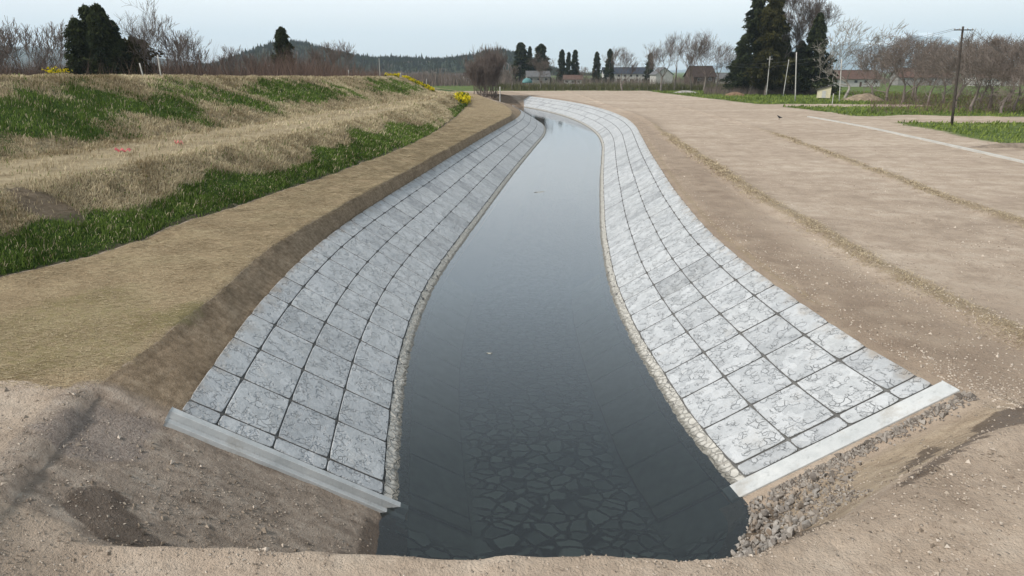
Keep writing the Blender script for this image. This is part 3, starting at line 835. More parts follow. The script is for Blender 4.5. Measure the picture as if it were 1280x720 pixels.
revetment(BR, .50, 'pale concrete panel revetment at the edge of the bare dirt field', 8,
          {(7, 1): .08, (7, 2): .1, (7, 0): .6, (1, 3): .25, (2, 3): .95, (12, 3): .95, (13, 3): .98, (1, 2): .85, (0, 2): .9})

# ================================================================== TREES
M_BARK = simple('grey brown bark', (.17, .148, .13), .95, .35, 2.0)
M_TWIG = simple('bare brown twigs', (.135, .108, .094), .95, .3, .6)
M_TWIGRED = simple('reddish bare stems', (.115, .078, .062), .95, .35, .4)
M_PALE = simple('pale lichened bark', (.25, .228, .20), .95, .3, 1.2)
def foliage_material(name, dark, light):
    t = NT(name); tone = t.attr('tone')
    c = t.ramp(tone, [(0, dark), (1, light)])
    d = t.n('ShaderNodeBsdfDiffuse'); t.put(d.inputs['Color'], c)
    tr = t.n('ShaderNodeBsdfTranslucent'); t.put(tr.inputs['Color'], c)
    m = t.n('ShaderNodeMixShader'); m.inputs[0].default_value = .2
    t.t.links.new(d.outputs[0], m.inputs[1]); t.t.links.new(tr.outputs[0], m.inputs[2])
    t.t.links.new(m.outputs[0], t.out.inputs['Surface'])
    return t.m
M_CEDAR = foliage_material('dark cedar needles', (.016, .022, .013), (.055, .065, .03))
M_OLIVE = foliage_material('olive cedar needles', (.022, .024, .010), (.075, .07, .028))

def tubes_np(segs, n, name, mat, smooth=True):
    """segs: array (m, 8) of p0, r0, p1, r1 -> one mesh of open tapered tubes"""
    S = np.asarray(segs, float); p0, r0, p1, r1 = S[:, 0:3], S[:, 3], S[:, 4:7], S[:, 7]
    d = p1 - p0; d /= np.maximum(1e-6, np.linalg.norm(d, axis=1))[:, None]
    ref = np.where(np.abs(d[:, 2:3]) < .9, np.array([[0, 0, 1.]]), np.array([[1., 0, 0]]))
    a = np.cross(d, ref); a /= np.linalg.norm(a, axis=1)[:, None]; b = np.cross(d, a)
    ang = 2 * np.pi * np.arange(n) / n
    c = a[:, None] * np.cos(ang)[None, :, None] + b[:, None] * np.sin(ang)[None, :, None]
    V = np.concatenate([p0[:, None] + c * r0[:, None, None], p1[:, None] + c * r1[:, None, None]], 1).reshape(-1, 3)
    k = np.arange(n); base = np.stack([k, (k + 1) % n, n + (k + 1) % n, n + k], -1)
    F = (np.arange(len(S)) * 2 * n)[:, None, None] + base[None]
    return mesh_np(name, V, F.reshape(-1, 4), mat, smooth)

def bare_tree(seed, H, trunk_h, spread, levels=5, r0=None, droop=0.0, kids=4, lean=(0, 0), twig=.022, stems=1, up=.35, crook=.22, base=.35):
    """skeleton of a leafless tree -> (trunk segments, branch segments)"""
    R = random.Random(seed)
    T, B = [], []
    r0 = r0 or H * .018
    def grow(p, d, L, r, lev):
        nseg = 4 if lev <= 1 else (3 if lev < levels else 2)
        q = p.copy(); dd = d.copy(); rr = r
        pts = []
        for i in range(nseg):
            dd = (dd + Vector((R.gauss(0, crook), R.gauss(0, crook), R.gauss(0, crook * .6) + (up * .25 if lev > 0 else .1) - droop * lev * .05))).normalized()
            q2 = q + dd * (L / nseg); r2 = max(twig * .6, rr * (.86 if lev == 0 else .74))
            (T if lev == 0 else B).append((*q, rr, *q2, r2))
            q = q2; rr = r2; pts.append((q.copy(), dd.copy(), rr))
        if lev >= levels: return
        n = kids + (1 if R.random() < .5 else 0)
        for j in range(n):
            i = nseg - 1 if j < 2 else R.randrange(max(0, nseg - 3), nseg)
            pp, bd, br = pts[i]
            az = R.random() * 2 * math.pi
            side = bd.cross(Vector((math.cos(az), math.sin(az), .2))).normalized()
            k = R.uniform(.35, .95) * spread
            nd = (bd + side * k + Vector((0, 0, up * .5))).normalized()
            grow(pp, nd, L * R.uniform(.55, .82) * (1 if lev else .62 * H / max(1e-3, trunk_h) * .5 + .3), max(twig, br * R.uniform(.55, .78)), lev + 1)
    for s_ in range(stems):
        d = Vector((lean[0] + (R.gauss(0, .28) if stems > 1 else 0), lean[1] + (R.gauss(0, .28) if stems > 1 else 0), 1)).normalized()
        p = Vector((R.gauss(0, base) if stems > 1 else 0, R.gauss(0, base) if stems > 1 else 0, -.15))
        n_T = len(T)
        grow(p, d, trunk_h * (R.uniform(.7, 1.1) if stems > 1 else 1), r0 * (R.uniform(.5, 1) if stems > 1 else 1), 0)
        if s_:
            B += T[n_T:]; del T[n_T:]
    T = np.array(T); B = np.array(B)
    hi = B[:, 6] > B[:, 6].max() * .5                 # the crown stands over the foot
    off = B[hi][:, 4:6].mean(0) / B[hi][:, 6].mean()
    for A in (T, B):
        for c in (0, 4):
            A[:, c:c + 2] -= off * A[:, c + 2:c + 3]
    top = max(B[:, 6].max(), T[:, 6].max())
    f = H / top
    for A in (T, B):
        A[:, [0, 1, 2, 4, 5, 6]] *= f
    return T, B

def bare_proto(seed, bark, twigm, **kw):
    T, B = bare_tree(seed, **kw)
    thick = B[:, 3] > .05
    return (tubes_np(T, 7, 'trunk', bark), tubes_np(B, 4, 'crown', twigm, False))

def conifer(seed, H, W, base=.08, shape=1.0, clumps=90, leaves=90, size=.34, taper_top=.06, mat=None, irregular=.25):
    R = np.random.default_rng(seed)
    V, TN = [], []
    for i in range(clumps):
        t = (i + R.random()) / clumps
        t = base + (1 - base) * (1 - (1 - t) ** 1.25)
        env = W * (taper_top + (1 - taper_top) * (1 - t) ** shape) * min(1, .55 + t * 3.2)
        az = i * 2.399 + R.normal(0, .5)
        rad = env * R.uniform(.35, 1.0) * (1 + R.normal(0, irregular) * .6)
        c = np.array([math.cos(az) * rad, math.sin(az) * rad, t * H - rad * .12])
        cs = (.30 + .34 * env) * R.uniform(.75, 1.3)
        p = R.normal(0, 1, (leaves, 3)); p /= np.linalg.norm(p, axis=1)[:, None]
        p = p * (R.random((leaves, 1)) ** .45) * cs * np.array([1, 1, .62]) + c
        p[:, 2] -= .1 * np.hypot(p[:, 0], p[:, 1])
        o = R.normal(0, 1, (leaves, 3, 3)); o /= np.linalg.norm(o, axis=2)[:, :, None]
        out = np.stack([p[:, 0], p[:, 1], np.full(leaves, -.25 * W)], -1); out /= np.maximum(.05, np.linalg.norm(out, axis=1))[:, None]
        o[:, 0] += out * 1.3
        sz = size * R.uniform(.5, 1.2, (leaves, 1, 1))
        V.append((p[:, None] + o * sz).reshape(-1, 3))
        tn = np.clip(R.normal(.42, .2) + R.normal(0, .22, leaves), 0, 1)
        TN.append(np.repeat(tn, 3))
    # leader
    n = 60; p = np.stack([R.normal(0, .12, n), R.normal(0, .12, n), H * R.uniform(.9, 1.0, n)], -1)
    o = R.normal(0, .22, (n, 3, 3)) + np.array([[0, 0, -.1], [0, 0, .4], [0, 0, 0]]); V.append((p[:, None] + o).reshape(-1, 3)); TN.append(np.repeat(R.random(n), 3))
    V = np.concatenate(V); TN = np.concatenate(TN)
    V[:, 2] = np.maximum(V[:, 2], .15)
    crown = mesh_np('crown', V, np.arange(len(V)).reshape(-1, 3), mat or M_CEDAR, False, {'tone': TN})
    trunk = tubes_np([(0, 0, -.3, H * .016, 0, 0, H * .5, H * .010), (0, 0, H * .5, H * .010, 0, 0, H * .93, .04)], 7, 'trunk', M_BARK)
    return trunk, crown

def plant(name, proto, loc, label, cat='tree', group=None, rz=0.0, s=1.0, sx=None):
    """a tree: an Empty at the foot, trunk and crown under it"""
    r = empty(name, loc, rz)
    r.scale = ((sx or s), (sx or s), s)
    link('trunk', proto[0], r); link('crown', proto[1], r)
    return tag(r, label, cat, group)

P_TALL = [bare_proto(21, M_BARK, M_TWIG, H=20, trunk_h=7, spread=.75, levels=5, kids=3, twig=.026, up=.5),
          bare_proto(22, M_BARK, M_TWIG, H=20, trunk_h=5.5, spread=.95, levels=5, kids=4, twig=.021, up=.4),
          bare_proto(23, M_BARK, M_TWIG, H=20, trunk_h=6, spread=.6, levels=5, kids=4, twig=.021, up=.6)]
P_BIG = bare_proto(31, M_BARK, M_TWIG, H=34, trunk_h=15, spread=.8, levels=6, kids=4, twig=.035, up=.4, r0=.55)
M_OTWIG = simple('greyish orchard twigs', (.165, .136, .118), .95, .3, .6)
P_ORCH = [bare_proto(40 + i, M_OTWIG, M_OTWIG, H=10, trunk_h=2.6, spread=1.2, levels=5, kids=4, twig=.019, up=.3, r0=.22, crook=.24) for i in range(3)]
P_WHITE = bare_proto(55, M_PALE, M_PALE, H=19.5, trunk_h=5.0, spread=1.15, levels=5, kids=3, twig=.045, up=.3, r0=.42, crook=.3)
P_SLIM = [bare_proto(60 + i, M_BARK, M_TWIG, H=12, trunk_h=4.5, spread=.6, levels=4, kids=4, twig=.026, up=.5) for i in range(2)]
P_SHRUB = [bare_proto(70 + i, M_TWIGRED, M_TWIGRED, H=6, trunk_h=2.2, spread=.6, levels=3, kids=4, twig=.020, stems=9, up=.5, r0=.06) for i in range(2)]
P_BUSHY = bare_proto(80, M_TWIG, M_TWIG, H=15, trunk_h=4.2, spread=.5, levels=4, kids=3, twig=.034, stems=36, up=.6, r0=.12, base=1.5)
P_COL = [conifer(90 + i, 20, 4.2, .03, .55, 110, 90, .5, .10) for i in range(2)]
P_CONE = [conifer(95 + i, 22, 6.5, .10, .85, 150, 110, .5, .03, None, .5) for i in range(2)]
P_LOOSE = conifer(99, 30, 6.5, .12, .8, 150, 120, .55, .03, None, .7)
P_OLV = conifer(100, 27, 6.0, .15, .6, 130, 110, .55, .1, M_OLIVE, .6)
P_MID = [conifer(103 + i, 15, 3.6, .04, .6, 110, 90, .36, .08) for i in range(2)]

def spot(px, y, dx=0.0):
    x = at(px, y) + dx
    return (x, y, ground_z(x, y))

# ---- evergreens beyond the field
for px, y, ht, k, lab in (
    (651, 400, 21.5, 0, 'broad dark cedar, left of the pair beside the wide brown thicket tree'),
    (676, 405, 21.0, 1, 'rounded dark cedar just behind the grey cottage'),
    (702, 420, 18.5, 1, 'slender dark cedar, left of the three spires over the red roofed shed'),
    (718, 425, 18.5, 0, 'slender dark cedar, rightmost of the three spires over the small red roofed shed'),
    (745, 430, 17.5, 0, 'dark cedar with a blunt top, left of the pair by the long blue roofed building'),
    (761, 425, 19.0, 1, 'dark cedar touching the left end of the long blue roofed building'),
    (811, 430, 17.0, 1, 'short round dark cedar at the right end of the long blue roofed building')):
    plant('cedar_tree', P_COL[k], spot(px, y), lab, group='dark cedars behind the field', rz=px, s=ht / 20, sx=ht / 20 * (1.25 if px in (651, 676) else .82))
plant('cedar_tree', P_COL[0], spot(662, 415), 'thin low cedar in the gap between the two broad cedars by the cottage', group='dark cedars behind the field', rz=1, s=1.0, sx=.6)
plant('cedar_tree', P_COL[1], spot(710, 430), 'lowest, middle one of the three cedar spires over the small red roofed shed', group='dark cedars behind the field', rz=2, s=.87, sx=.6)
# ---- the tall grove on the right
plant('tall_cedar', P_LOOSE, spot(938, 212), 'tallest conical cedar with ragged tiers at the left of the right hand grove', group='grove of tall cedars', rz=.4, s=1.0)
plant('tall_cedar', P_OLV, spot(957, 206), 'olive tinted tall cedar in the middle of the grove behind the white pole', group='grove of tall cedars', rz=1.2, s=1.03, sx=.95)
plant('tall_cedar', P_CONE[0], spot(1013, 208), 'conical dark cedar at the right end of the grove above the cream shed', group='grove of tall cedars', rz=2.1, s=1.0, sx=.95)
plant('tall_cedar', P_CONE[1], spot(924, 222), 'low spreading dark cedar at the foot of the tallest cedar', group='grove of tall cedars', rz=.2, s=.62, sx=.9)
plant('tall_cedar', P_CONE[1], spot(975, 225), 'shorter dark cedar behind the big leafless tree of the grove', group='grove of tall cedars', rz=3.3, s=.78, sx=.9)
plant('tall_cedar', P_CONE[0], spot(995, 224), 'shorter dark cedar between the big leafless tree and the right end of the grove', group='grove of tall cedars', rz=4.0, s=.7, sx=.85)
plant('bare_tree', P_BIG, spot(985, 216), 'very tall leafless tree rising out of the cedar grove', rz=.7, s=1.0)
# ---- bare trees in the middle distance
for px, y, ht, k, lab in (
    (612, 196, 14.5, 'b', 'wide brown thicket of a tree at the far end of the straw covered bank'),
    (600, 190, 11.0, 'b', 'low brown leafless tree left of the wide brown one at the bank end'),
    (778, 250, 15.0, 2, 'pale leafless tree in front of the long blue roofed building'),
    (826, 252, 19.5, 1, 'broad leafless tree in front of the white gabled house'),
    (843, 262, 20.5, 0, 'upright leafless tree between the white gabled house and the brown barn'),
    (864, 256, 20.0, 2, 'narrow leafless tree standing left of the brown barn'),
    (880, 248, 20.5, 1, 'leafless tree with a dense head in front of the brown barn'),
    (896, 262, 17.0, 0, 'thin leafless tree between the brown barn and the tallest cedar'),
    (915, 240, 13.0, 2, 'small leafless tree at the left foot of the tallest cedar'),
    (640, 262, 9.0, 's', 'small leafless tree at the left edge of the garden plots'),
    (676, 270, 14.0, 1, 'leafless tree in front of the grey cottage'),
    (730, 268, 8.5, 's', 'small leafless tree before the small red roofed shed')):
    pr = P_BUSHY if k == 'b' else P_SLIM[0] if k == 's' else P_TALL[k]
    h0 = 15 if k == 'b' else 12 if k == 's' else 20
    plant('bare_tree', pr, spot(px, y), lab, group='leafless trees beyond the field', rz=px * 1.7, s=ht / h0, sx=ht / h0 * (1.25 if k != 'b' else .95))
# ---- pale barked tree and the orchard on the right
plant('bare_tree', P_WHITE, spot(1056, 178), 'pale barked leafless tree with spreading limbs beside the cream shed', rz=.5)
ORCH = [(1092, 176, 9.5, 'orchard tree'), (1108, 160, 10.5, ''), (1128, 150, 10.0, ''), (1146, 165, 9.5, ''), (1160, 140, 8.6, ''), (1178, 150, 9.5, ''), (1196, 128, 8.4, ''),
        (1214, 118, 9.0, ''), (1236, 128, 9.0, ''), (1252, 112, 8.0, ''), (1268, 122, 8.8, ''), (1284, 104, 7.6, ''), (1225, 150, 9.6, ''), (1262, 158, 10.0, ''), (1140, 190, 11, ''), (1196, 180, 10.5, ''), (1300, 118, 8.5, '')]
OL = ['leafless orchard tree nearest the pale barked tree', 'leafless orchard tree with two dark leaning limbs, just right of the earth mound', 'low branched orchard tree with pale trunk right of the earth mound',
      'orchard tree showing between two nearer ones left of the utility pole', 'small orchard tree in the gap left of the utility pole', 'orchard tree directly left of the leaning utility pole',
      'orchard tree whose crown the leaning utility pole crosses', 'wide crowned orchard tree first to the right of the utility pole', 'orchard tree behind the wide crowned one right of the pole',
      'small near orchard tree with pale trunk toward the right edge of the picture', 'orchard tree half hidden by the small near one at the right edge', 'brown orchard tree cut by the right edge of the picture',
      'far orchard tree showing over the wide crowned one', 'far orchard tree showing over the right edge group', 'farthest orchard tree over the low branched pale trunked one', 'far orchard tree behind the utility pole', 'orchard tree outside at the right end of the row']
for i, (px, y, ht, _) in enumerate(ORCH):
    plant('orchard_tree', P_ORCH[i % 3], spot(px, y), OL[i], group='leafless orchard trees', rz=i * 1.9, s=ht / 6.9, sx=ht / 7.2 * (1.0 + .15 * math.sin(i)))
# ---- trees behind the levee
for px, y, ht, k, lab in (
    (22, 120, 13.5, 0, 'thin leafless tree at the left edge behind the levee'), (40, 118, 14.8, 1, 'forked leafless tree second from the left edge behind the levee'),
    (66, 128, 11.5, 0, 'low leafless tree between the forked one and the dark cedar clump'), (95, 118, 15.0, 1, 'leafless tree close to the left side of the dark cedar clump'),
    (230, 124, 14.0, 1, 'leafless tree right of the tallest leafless tree behind the levee'), (246, 128, 12.0, 0, 'lower leafless tree right of the tall leafless group behind the levee'),
    (291, 150, 11.5, 0, 'lone small leafless tree behind the middle of the levee'), (318, 160, 11.0, 1, 'small leafless tree left of the pointed dark cedar'),
    (3, 122, 11.5, 1, 'leafless tree cut by the left edge of the picture'), (415, 190, 14.0, 0, 'feathery leafless tree between the pointed cedar and the white post'), (432, 195, 14.5, 1, 'feathery leafless tree right above the white post'),
    (400, 185, 13.0, 1, 'feathery leafless tree nearest the pointed cedar')):
    plant('bare_tree', P_SLIM[k], (at(px, y), y, 3.0), lab, group='leafless trees behind the levee', rz=px, s=ht / 12, sx=ht / 12 * 1.1)
plant('bare_tree', P_TALL[1], (at(204, 116), 116, 3.0), 'tallest leafless tree behind the levee above the two white posts', group='leafless trees behind the levee', rz=2.0, s=.88)
for px, y, ht, sx, k, lab in (
    (114, 112, 13.6, .95, 0, 'left flank of the dark cedar clump behind the levee'), (129, 114, 15.6, .9, 1, 'dark cedar left of centre in the clump behind the levee'),
    (143, 112, 15.6, .9, 0, 'dark cedar right of centre in the clump behind the levee'), (158, 113, 13.4, .7, 1, 'narrow cedar at the right flank of the clump behind the levee'),
    (360, 150, 14.6, .8, 0, 'pointed dark cedar standing alone behind the levee before the wooded hill')):
    plant('cedar_tree', P_MID[k], (at(px, y), y, 3.0), lab, group='dark cedars behind the levee', rz=px, s=ht / 15, sx=sx)
plant('pine_tree', conifer(120, 11, 4.2, .45, .4, 60, 70, .34, .4, M_OLIVE, .8), (at(178, 118), 118, 3.0), 'low flat topped pine right of the cedar clump behind the levee', rz=1.0, s=1.0)

# ---- brush that reads as one mass
def brush(name, pts, hmin, hmax, w, mat, per=1.0, seed=1, fan=.25):
    R = np.random.default_rng(seed)
    P = np.asarray(pts, float); n = len(P)
    h = R.uniform(hmin, hmax, n) * P[:, 3]
    lean = R.normal(0, fan, (n, 2)) * h[:, None]
    az = R.random(n) * np.pi; dx = np.stack([np.cos(az), np.sin(az)], -1) * w * R.uniform(.6, 1.4, n)[:, None] / 2
    b = P[:, :3]
    mid = b + np.stack([lean[:, 0] * .35, lean[:, 1] * .35, h * .55], -1)
    top = b + np.stack([lean[:, 0], lean[:, 1], h], -1)
    d3 = np.concatenate([dx, np.zeros((n, 1))], 1)
    V = np.stack([b - d3, b + d3, mid + d3 * .7, mid - d3 * .7, top], 1).reshape(-1, 3)
    k = np.arange(n) * 5
    me = mesh_np(name, V, [np.stack([k, k + 1, k + 2, k + 3], -1), np.stack([k + 3, k + 2, k + 4], -1)], mat)
    return tag(link(name, me), kind='stuff')
R = np.random.default_rng(77)
n = 26000
yy = R.uniform(108, 175, n); px = R.uniform(-60, 480, n)
w_ = yy * math.cos(PITCH) + 1.8
xx = (px - 640) / 853 * w_
hh = 1.0 + .35 * fbm(xx, yy, 14, 3) + .25 * fbm(xx, yy, 4, 2) - .25 * sstep(380, 480, px)
brush('bare_thicket', np.stack([xx, yy, 0 * xx + 2.8, hh], -1), 5.0, 9.5, .085, M_TWIGRED, seed=5, fan=.22)
n = 5000
yy = R.uniform(110, 205, n); px = R.uniform(1085, 1330, n); w_ = yy * math.cos(PITCH) + 1.8; xx = (px - 640) / 853 * w_
brush('orchard_undergrowth', np.stack([xx, yy, 0 * xx + 2.5, .25 + 1.3 * np.abs(fbm(xx, yy, 11, 3))], -1), .8, 3.8, .05, M_TWIGRED, seed=6, fan=.35)
n = 9000
yy = R.uniform(205, 262, n); px = R.uniform(880, 1045, n); w_ = yy * math.cos(PITCH) + 1.8; xx = (px - 640) / 853 * w_
brush('grove_undergrowth', np.stack([xx, yy, 0 * xx + 2.5, .5 + .8 * np.abs(fbm(xx, yy, 9, 3))], -1), 1.0, 3.6, .06, M_TWIG, seed=8, fan=.3)
n = 5000
yy = R.uniform(290, 345, n); px = R.uniform(630, 935, n); w_ = yy * math.cos(PITCH) + 1.8; xx = (px - 640) / 853 * w_
brush('garden_saplings', np.stack([xx, yy, 0 * xx + 2.5, .3 + 1.4 * np.abs(fbm(xx, yy, 8, 3))], -1), 2.0, 7.0, .07, M_TWIG, seed=19, fan=.25)
M_SEDGE = simple('dull garden hedge', (.075, .075, .032), .95, .45, .3)
n = 16000
yy = R.uniform(252, 330, n); px = R.uniform(622, 930, n); w_ = yy * math.cos(PITCH) + 1.8; xx = (px - 640) / 853 * w_
brush('garden_plot_growth', np.stack([xx, yy, 0 * xx + 2.5, .3 + 1.0 * np.abs(fbm(xx, yy * 2, 12, 3))], -1), .5, 4.0, .16, M_SEDGE, seed=9, fan=.35)
n = 14000
yy = R.uniform(380, 560, n); px = R.uniform(560, 1400, n); w_ = yy * math.cos(PITCH) + 1.8; xx = (px - 640) / 853 * w_
brush('far_brush', np.stack([xx, yy, 0 * xx + 2.5, .6 + .8 * np.abs(fbm(xx, yy, 30, 3))], -1), 1.5, 6.0, .22, M_TWIG, seed=10, fan=.3)
n = 12000
yy = R.uniform(330, 620, n); px = R.uniform(380, 640, n); w_ = yy * math.cos(PITCH) + 1.8; xx = (px - 640) / 853 * w_
brush('far_thicket', np.stack([xx, yy, 0 * xx + 2.5, .7 + .9 * np.abs(fbm(xx, yy, 40, 3))], -1), 3.0, 8.0, .26, M_TWIG, seed=12, fan=.2)

# ================================================================== HILLS AND MOUNTAINS
def hill(name, x0, x1, y, depth, prof, mat, rough, n=260, m=22, base=2.0, seed=0.0):
    xs = np.linspace(x0, x1, n); tt = np.linspace(0, 1, m)
    hx = np.interp(xs, [p[0] for p in prof], [p[1] for p in prof])
    k = np.hanning(9); k /= k.sum(); hx = np.convolve(np.pad(hx, 4, 'edge'), k, 'valid')
    X, T = np.meshgrid(xs, tt, indexing='ij')
    Z = base - 4 + hx[:, None] * np.sin(np.pi * np.clip(T, 0, 1) * .98) ** .9
    Y = y + (T - .5) * depth
    Z = Z + rough * fbm(X + seed, Y, depth * .35, 5) * np.sin(np.pi * T)
    q = (np.arange(n - 1)[:, None] * m + np.arange(m - 1)[None, :]).ravel()
    F = np.stack([q, q + m, q + m + 1, q + 1], -1)
    return tag(link(name, mesh_np(name, np.stack([X, Y, Z], -1).reshape(-1, 3), F, mat, True)), kind='structure')
def hill_material():
    t = NT('wooded hillside'); P = t.pos(); n = t.noise(P, .05, 6, .7); n2 = t.noise(P, .012, 4)
    return t.bsdf(t.mix(t.ss(n2, .5, .62), t.ramp(n, [(.35, (.012, .018, .012)), (.65, (.045, .055, .03))]), (.085, .068, .052)), .95, None, .05)
def snow_material():
    t = NT('snowy mountain'); P = t.pos(); n = t.noise(P, .0022, 7, .68)
    sep = t.n('ShaderNodeSeparateXYZ'); t.put(sep.inputs[0], P)
    hgt = t.math('ADD', t.math('MULTIPLY', sep.outputs[2], .0013), t.math('MULTIPLY', t.math('SUBTRACT', n, .5), 1.6))
    return t.bsdf(t.mix(t.ss(hgt, .66, .86), (.05, .06, .075), (.8, .83, .87)), .9, None, .05)
M_HILL = hill_material(); M_SNOW = snow_material()
def px2x(px, y): return (px - 640) / 853 * (y * math.cos(PITCH))
def hp(y, pts): return [(px2x(p, y), max(0, (90 - py) * y * .955 / 853 + 9 + (4 if y > 3000 else -5))) for p, py in pts]
PROF1 = [(200, 95), (290, 76), (320, 64), (345, 55), (365, 51), (385, 53), (410, 60), (440, 66), (470, 70), (500, 71), (530, 73), (560, 72), (590, 68), (612, 63), (630, 62), (650, 68), (680, 80), (720, 92), (760, 96)]
hill('wooded_hills', px2x(200, 1500), px2x(760, 1500), 1500, 500, hp(1500, PROF1), M_HILL, 7)
PROF2 = [(-200, 70), (-60, 64), (0, 62), (30, 60), (55, 60), (75, 64), (100, 66), (125, 64), (150, 68), (200, 74), (260, 80), (330, 90)]
hill('far_hills', px2x(-200, 5200), px2x(330, 5200), 5200, 1600, hp(5200, PROF2), M_HILL, 14, seed=50)
PROF3 = [(820, 90), (880, 82), (940, 70), (1000, 60), (1050, 58), (1085, 52), (1105, 50), (1118, 45), (1128, 47), (1142, 42), (1156, 47), (1168, 45), (1185, 51), (1205, 55), (1225, 57), (1250, 54), (1268, 50), (1290, 52), (1340, 58), (1400, 60), (1500, 75)]
hill('snowy_mountains', px2x(820, 14000), px2x(1500, 14000), 14000, 4000, hp(14000, PROF3), M_SNOW, 150, n=520, m=50, seed=9)
# single trees that prick the ridge of the wooded hills read as one mass
R = np.random.default_rng(5)
n = 5200
pxs = R.uniform(215, 740, n); yv = 1500 + R.uniform(-210, 40, n)
hx = np.interp(px2x(pxs, 1500), *zip(*hp(1500, PROF1)))
tt = (yv - 1500) / 500 + .5
zz = -2 + hx * np.sin(np.pi * tt * .98) ** .9
xw = px2x(pxs, 1500)
zz = zz + 7 * fbm(xw, yv, 175, 5) * np.sin(np.pi * tt)
ht = R.uniform(4, 8.5, n) * (1 + .6 * (R.random(n) < .04)); wd = ht * R.uniform(.22, .4, n)
V = np.stack([np.stack([xw + wd * math.cos(a), yv + wd * math.sin(a), zz - 1], -1) for a in (0, 2.1, 4.2)] + [np.stack([xw, yv, zz + ht], -1)], 1).reshape(-1, 3)
k = np.arange(n) * 4
tn = np.repeat(R.random(n), 4)
tag(link('hillside_forest', mesh_np('hillside_forest', V, np.concatenate([np.stack([k, k + 1, k + 3], -1), np.stack([k + 1, k + 2, k + 3], -1), np.stack([k + 2, k, k + 3], -1)]), M_CEDAR, False, {'tone': tn})), kind='stuff')

# ================================================================== HOUSES BEYOND THE FIELD
M_WHITEWALL = simple('white rendered wall', (.40, .39, .37), .9, .12, .8)
M_GREYWALL = simple('grey weathered wall', (.21, .2, .19), .9, .2, .8)
M_BROWNWALL = simple('dark timber wall', (.065, .048, .038), .9, .3, .8)
M_ROOFBLUE = simple('dark blue roof tiles', (.038, .048, .066), .6, .2, 1.0)
M_ROOFRED = simple('reddish brown roof', (.105, .066, .054), .8, .2, 1.0)
M_ROOFGREY = simple('grey roof', (.115, .115, .118), .7, .2, 1.0)
M_ROOFBROWN = simple('dark brown roof', (.05, .036, .03), .8, .25, 1.0)
M_PANE = simple('dark window glass', (.03, .035, .042), .15, .1, 1.0, .5)
M_FRAME = simple('pale window frame', (.45, .45, .44), .6, .1)
M_DOOR = simple('brown door', (.09, .06, .045), .7, .2)

def house(name, label, px, y, L, D, Hw, Hr, mw, mr, rz=0.0, wins=4, door=True, hip=0.0, group='houses beyond the field', cat='house'):
    x = at(px, y)
    r = empty(name, (x, y, 2.55), rz)
    m = MB(); h2 = D / 2
    m.add([(-L/2, -h2, -.5), (L/2, -h2, -.5), (L/2, h2, -.5), (-L/2, h2, -.5), (-L/2, -h2, Hw), (L/2, -h2, Hw), (L/2, h2, Hw), (-L/2, h2, Hw), (-L/2 + hip, 0, Hw + Hr * .97), (L/2 - hip, 0, Hw + Hr * .97)],
          [(0, 1, 5, 4), (1, 2, 6, 5), (2, 3, 7, 6), (3, 0, 4, 7), (4, 8, 7), (5, 6, 9)])
    m.build('wall', mw, r)
    m = MB(); e = .55; t = .18; k = Hr / h2; zo = Hw - e * k
    for sgn in (-1, 1):
        a = [(-L/2 - e, sgn * (h2 + e), zo + .02), (L/2 + e, sgn * (h2 + e), zo + .02), (L/2 + e - hip, 0, Hw + Hr + .03), (-L/2 - e + hip, 0, Hw + Hr + .03)]
        up = [(p[0], p[1], p[2] + t) for p in a]
        fs = [(3, 2, 1, 0), (4, 5, 6, 7), (0, 1, 5, 4), (1, 2, 6, 5), (2, 3, 7, 6), (3, 0, 4, 7)]
        if sgn > 0: fs = [f[::-1] for f in fs]
        m.add(a + up, fs)
    m.box(-L/2 - e + hip, L/2 + e - hip, -.16, .16, Hw + Hr + t - .02, Hw + Hr + t + .16)
    m.build('roof', mr, r)
    for i in range(wins):
        wx = -L/2 + L * (i + .5) / wins
        ww, wh, zb = min(1.5, L / wins * .5), 1.15, (Hw - 1.9 if Hw < 4 else Hw - 2.0)
        f = MB(); f.box(wx - ww/2 - .09, wx + ww/2 + .09, -h2 - .06, -h2 - .002, zb - .09, zb + wh + .09); fo = f.build('window', M_FRAME, r)
        p = MB(); p.box(wx - ww/2, wx + ww/2, -h2 - .075, -h2 - .062, zb, zb + wh); p.build('pane', M_PANE, fo)
        if Hw > 5:
            f = MB(); f.box(wx - ww/2 - .09, wx + ww/2 + .09, -h2 - .06, -h2 - .002, .8, 2.3); fo = f.build('window', M_FRAME, r)
            p = MB(); p.box(wx - ww/2, wx + ww/2, -h2 - .075, -h2 - .062, .9, 2.2); p.build('pane', M_PANE, fo)
    if door:
        d = MB(); d.box(L * .08, L * .08 + 1.0, -h2 - .05, -h2 - .003, 0, 2.05); d.build('door', M_DOOR, r)
    return tag(r, label, cat, group)
house('long_building', 'long white two storey building with dark blue roof right of the paired cedars', 783, 460, 31, 10, 5.6, 3.4, M_WHITEWALL, M_ROOFBLUE, 0, 8)
house('cottage', 'grey cottage in front of the rounded dark cedar', 672, 380, 12, 8, 4.2, 2.6, M_GREYWALL, M_ROOFGREY, .1, 3)
house('shed_house', 'small low shed with reddish brown roof under the three cedar spires', 716, 400, 10, 6, 2.6, 2.0, M_WHITEWALL, M_ROOFRED, -.1, 3)
house('white_house', 'white gable fronted house between the round cedar and the brown barn', 826, 400, 8.5, 10, 5.2, 3.4, M_WHITEWALL, M_ROOFGREY, math.pi / 2 + .2, 2)
house('barn', 'dark brown timber barn behind the leafless trees', 874, 330, 11, 9, 4.6, 4.2, M_BROWNWALL, M_ROOFBROWN, .25, 2)
house('white_house', 'low white house to the right of the brown barn', 902, 370, 15, 8, 3.3, 2.4, M_WHITEWALL, M_ROOFGREY, -.1, 4)
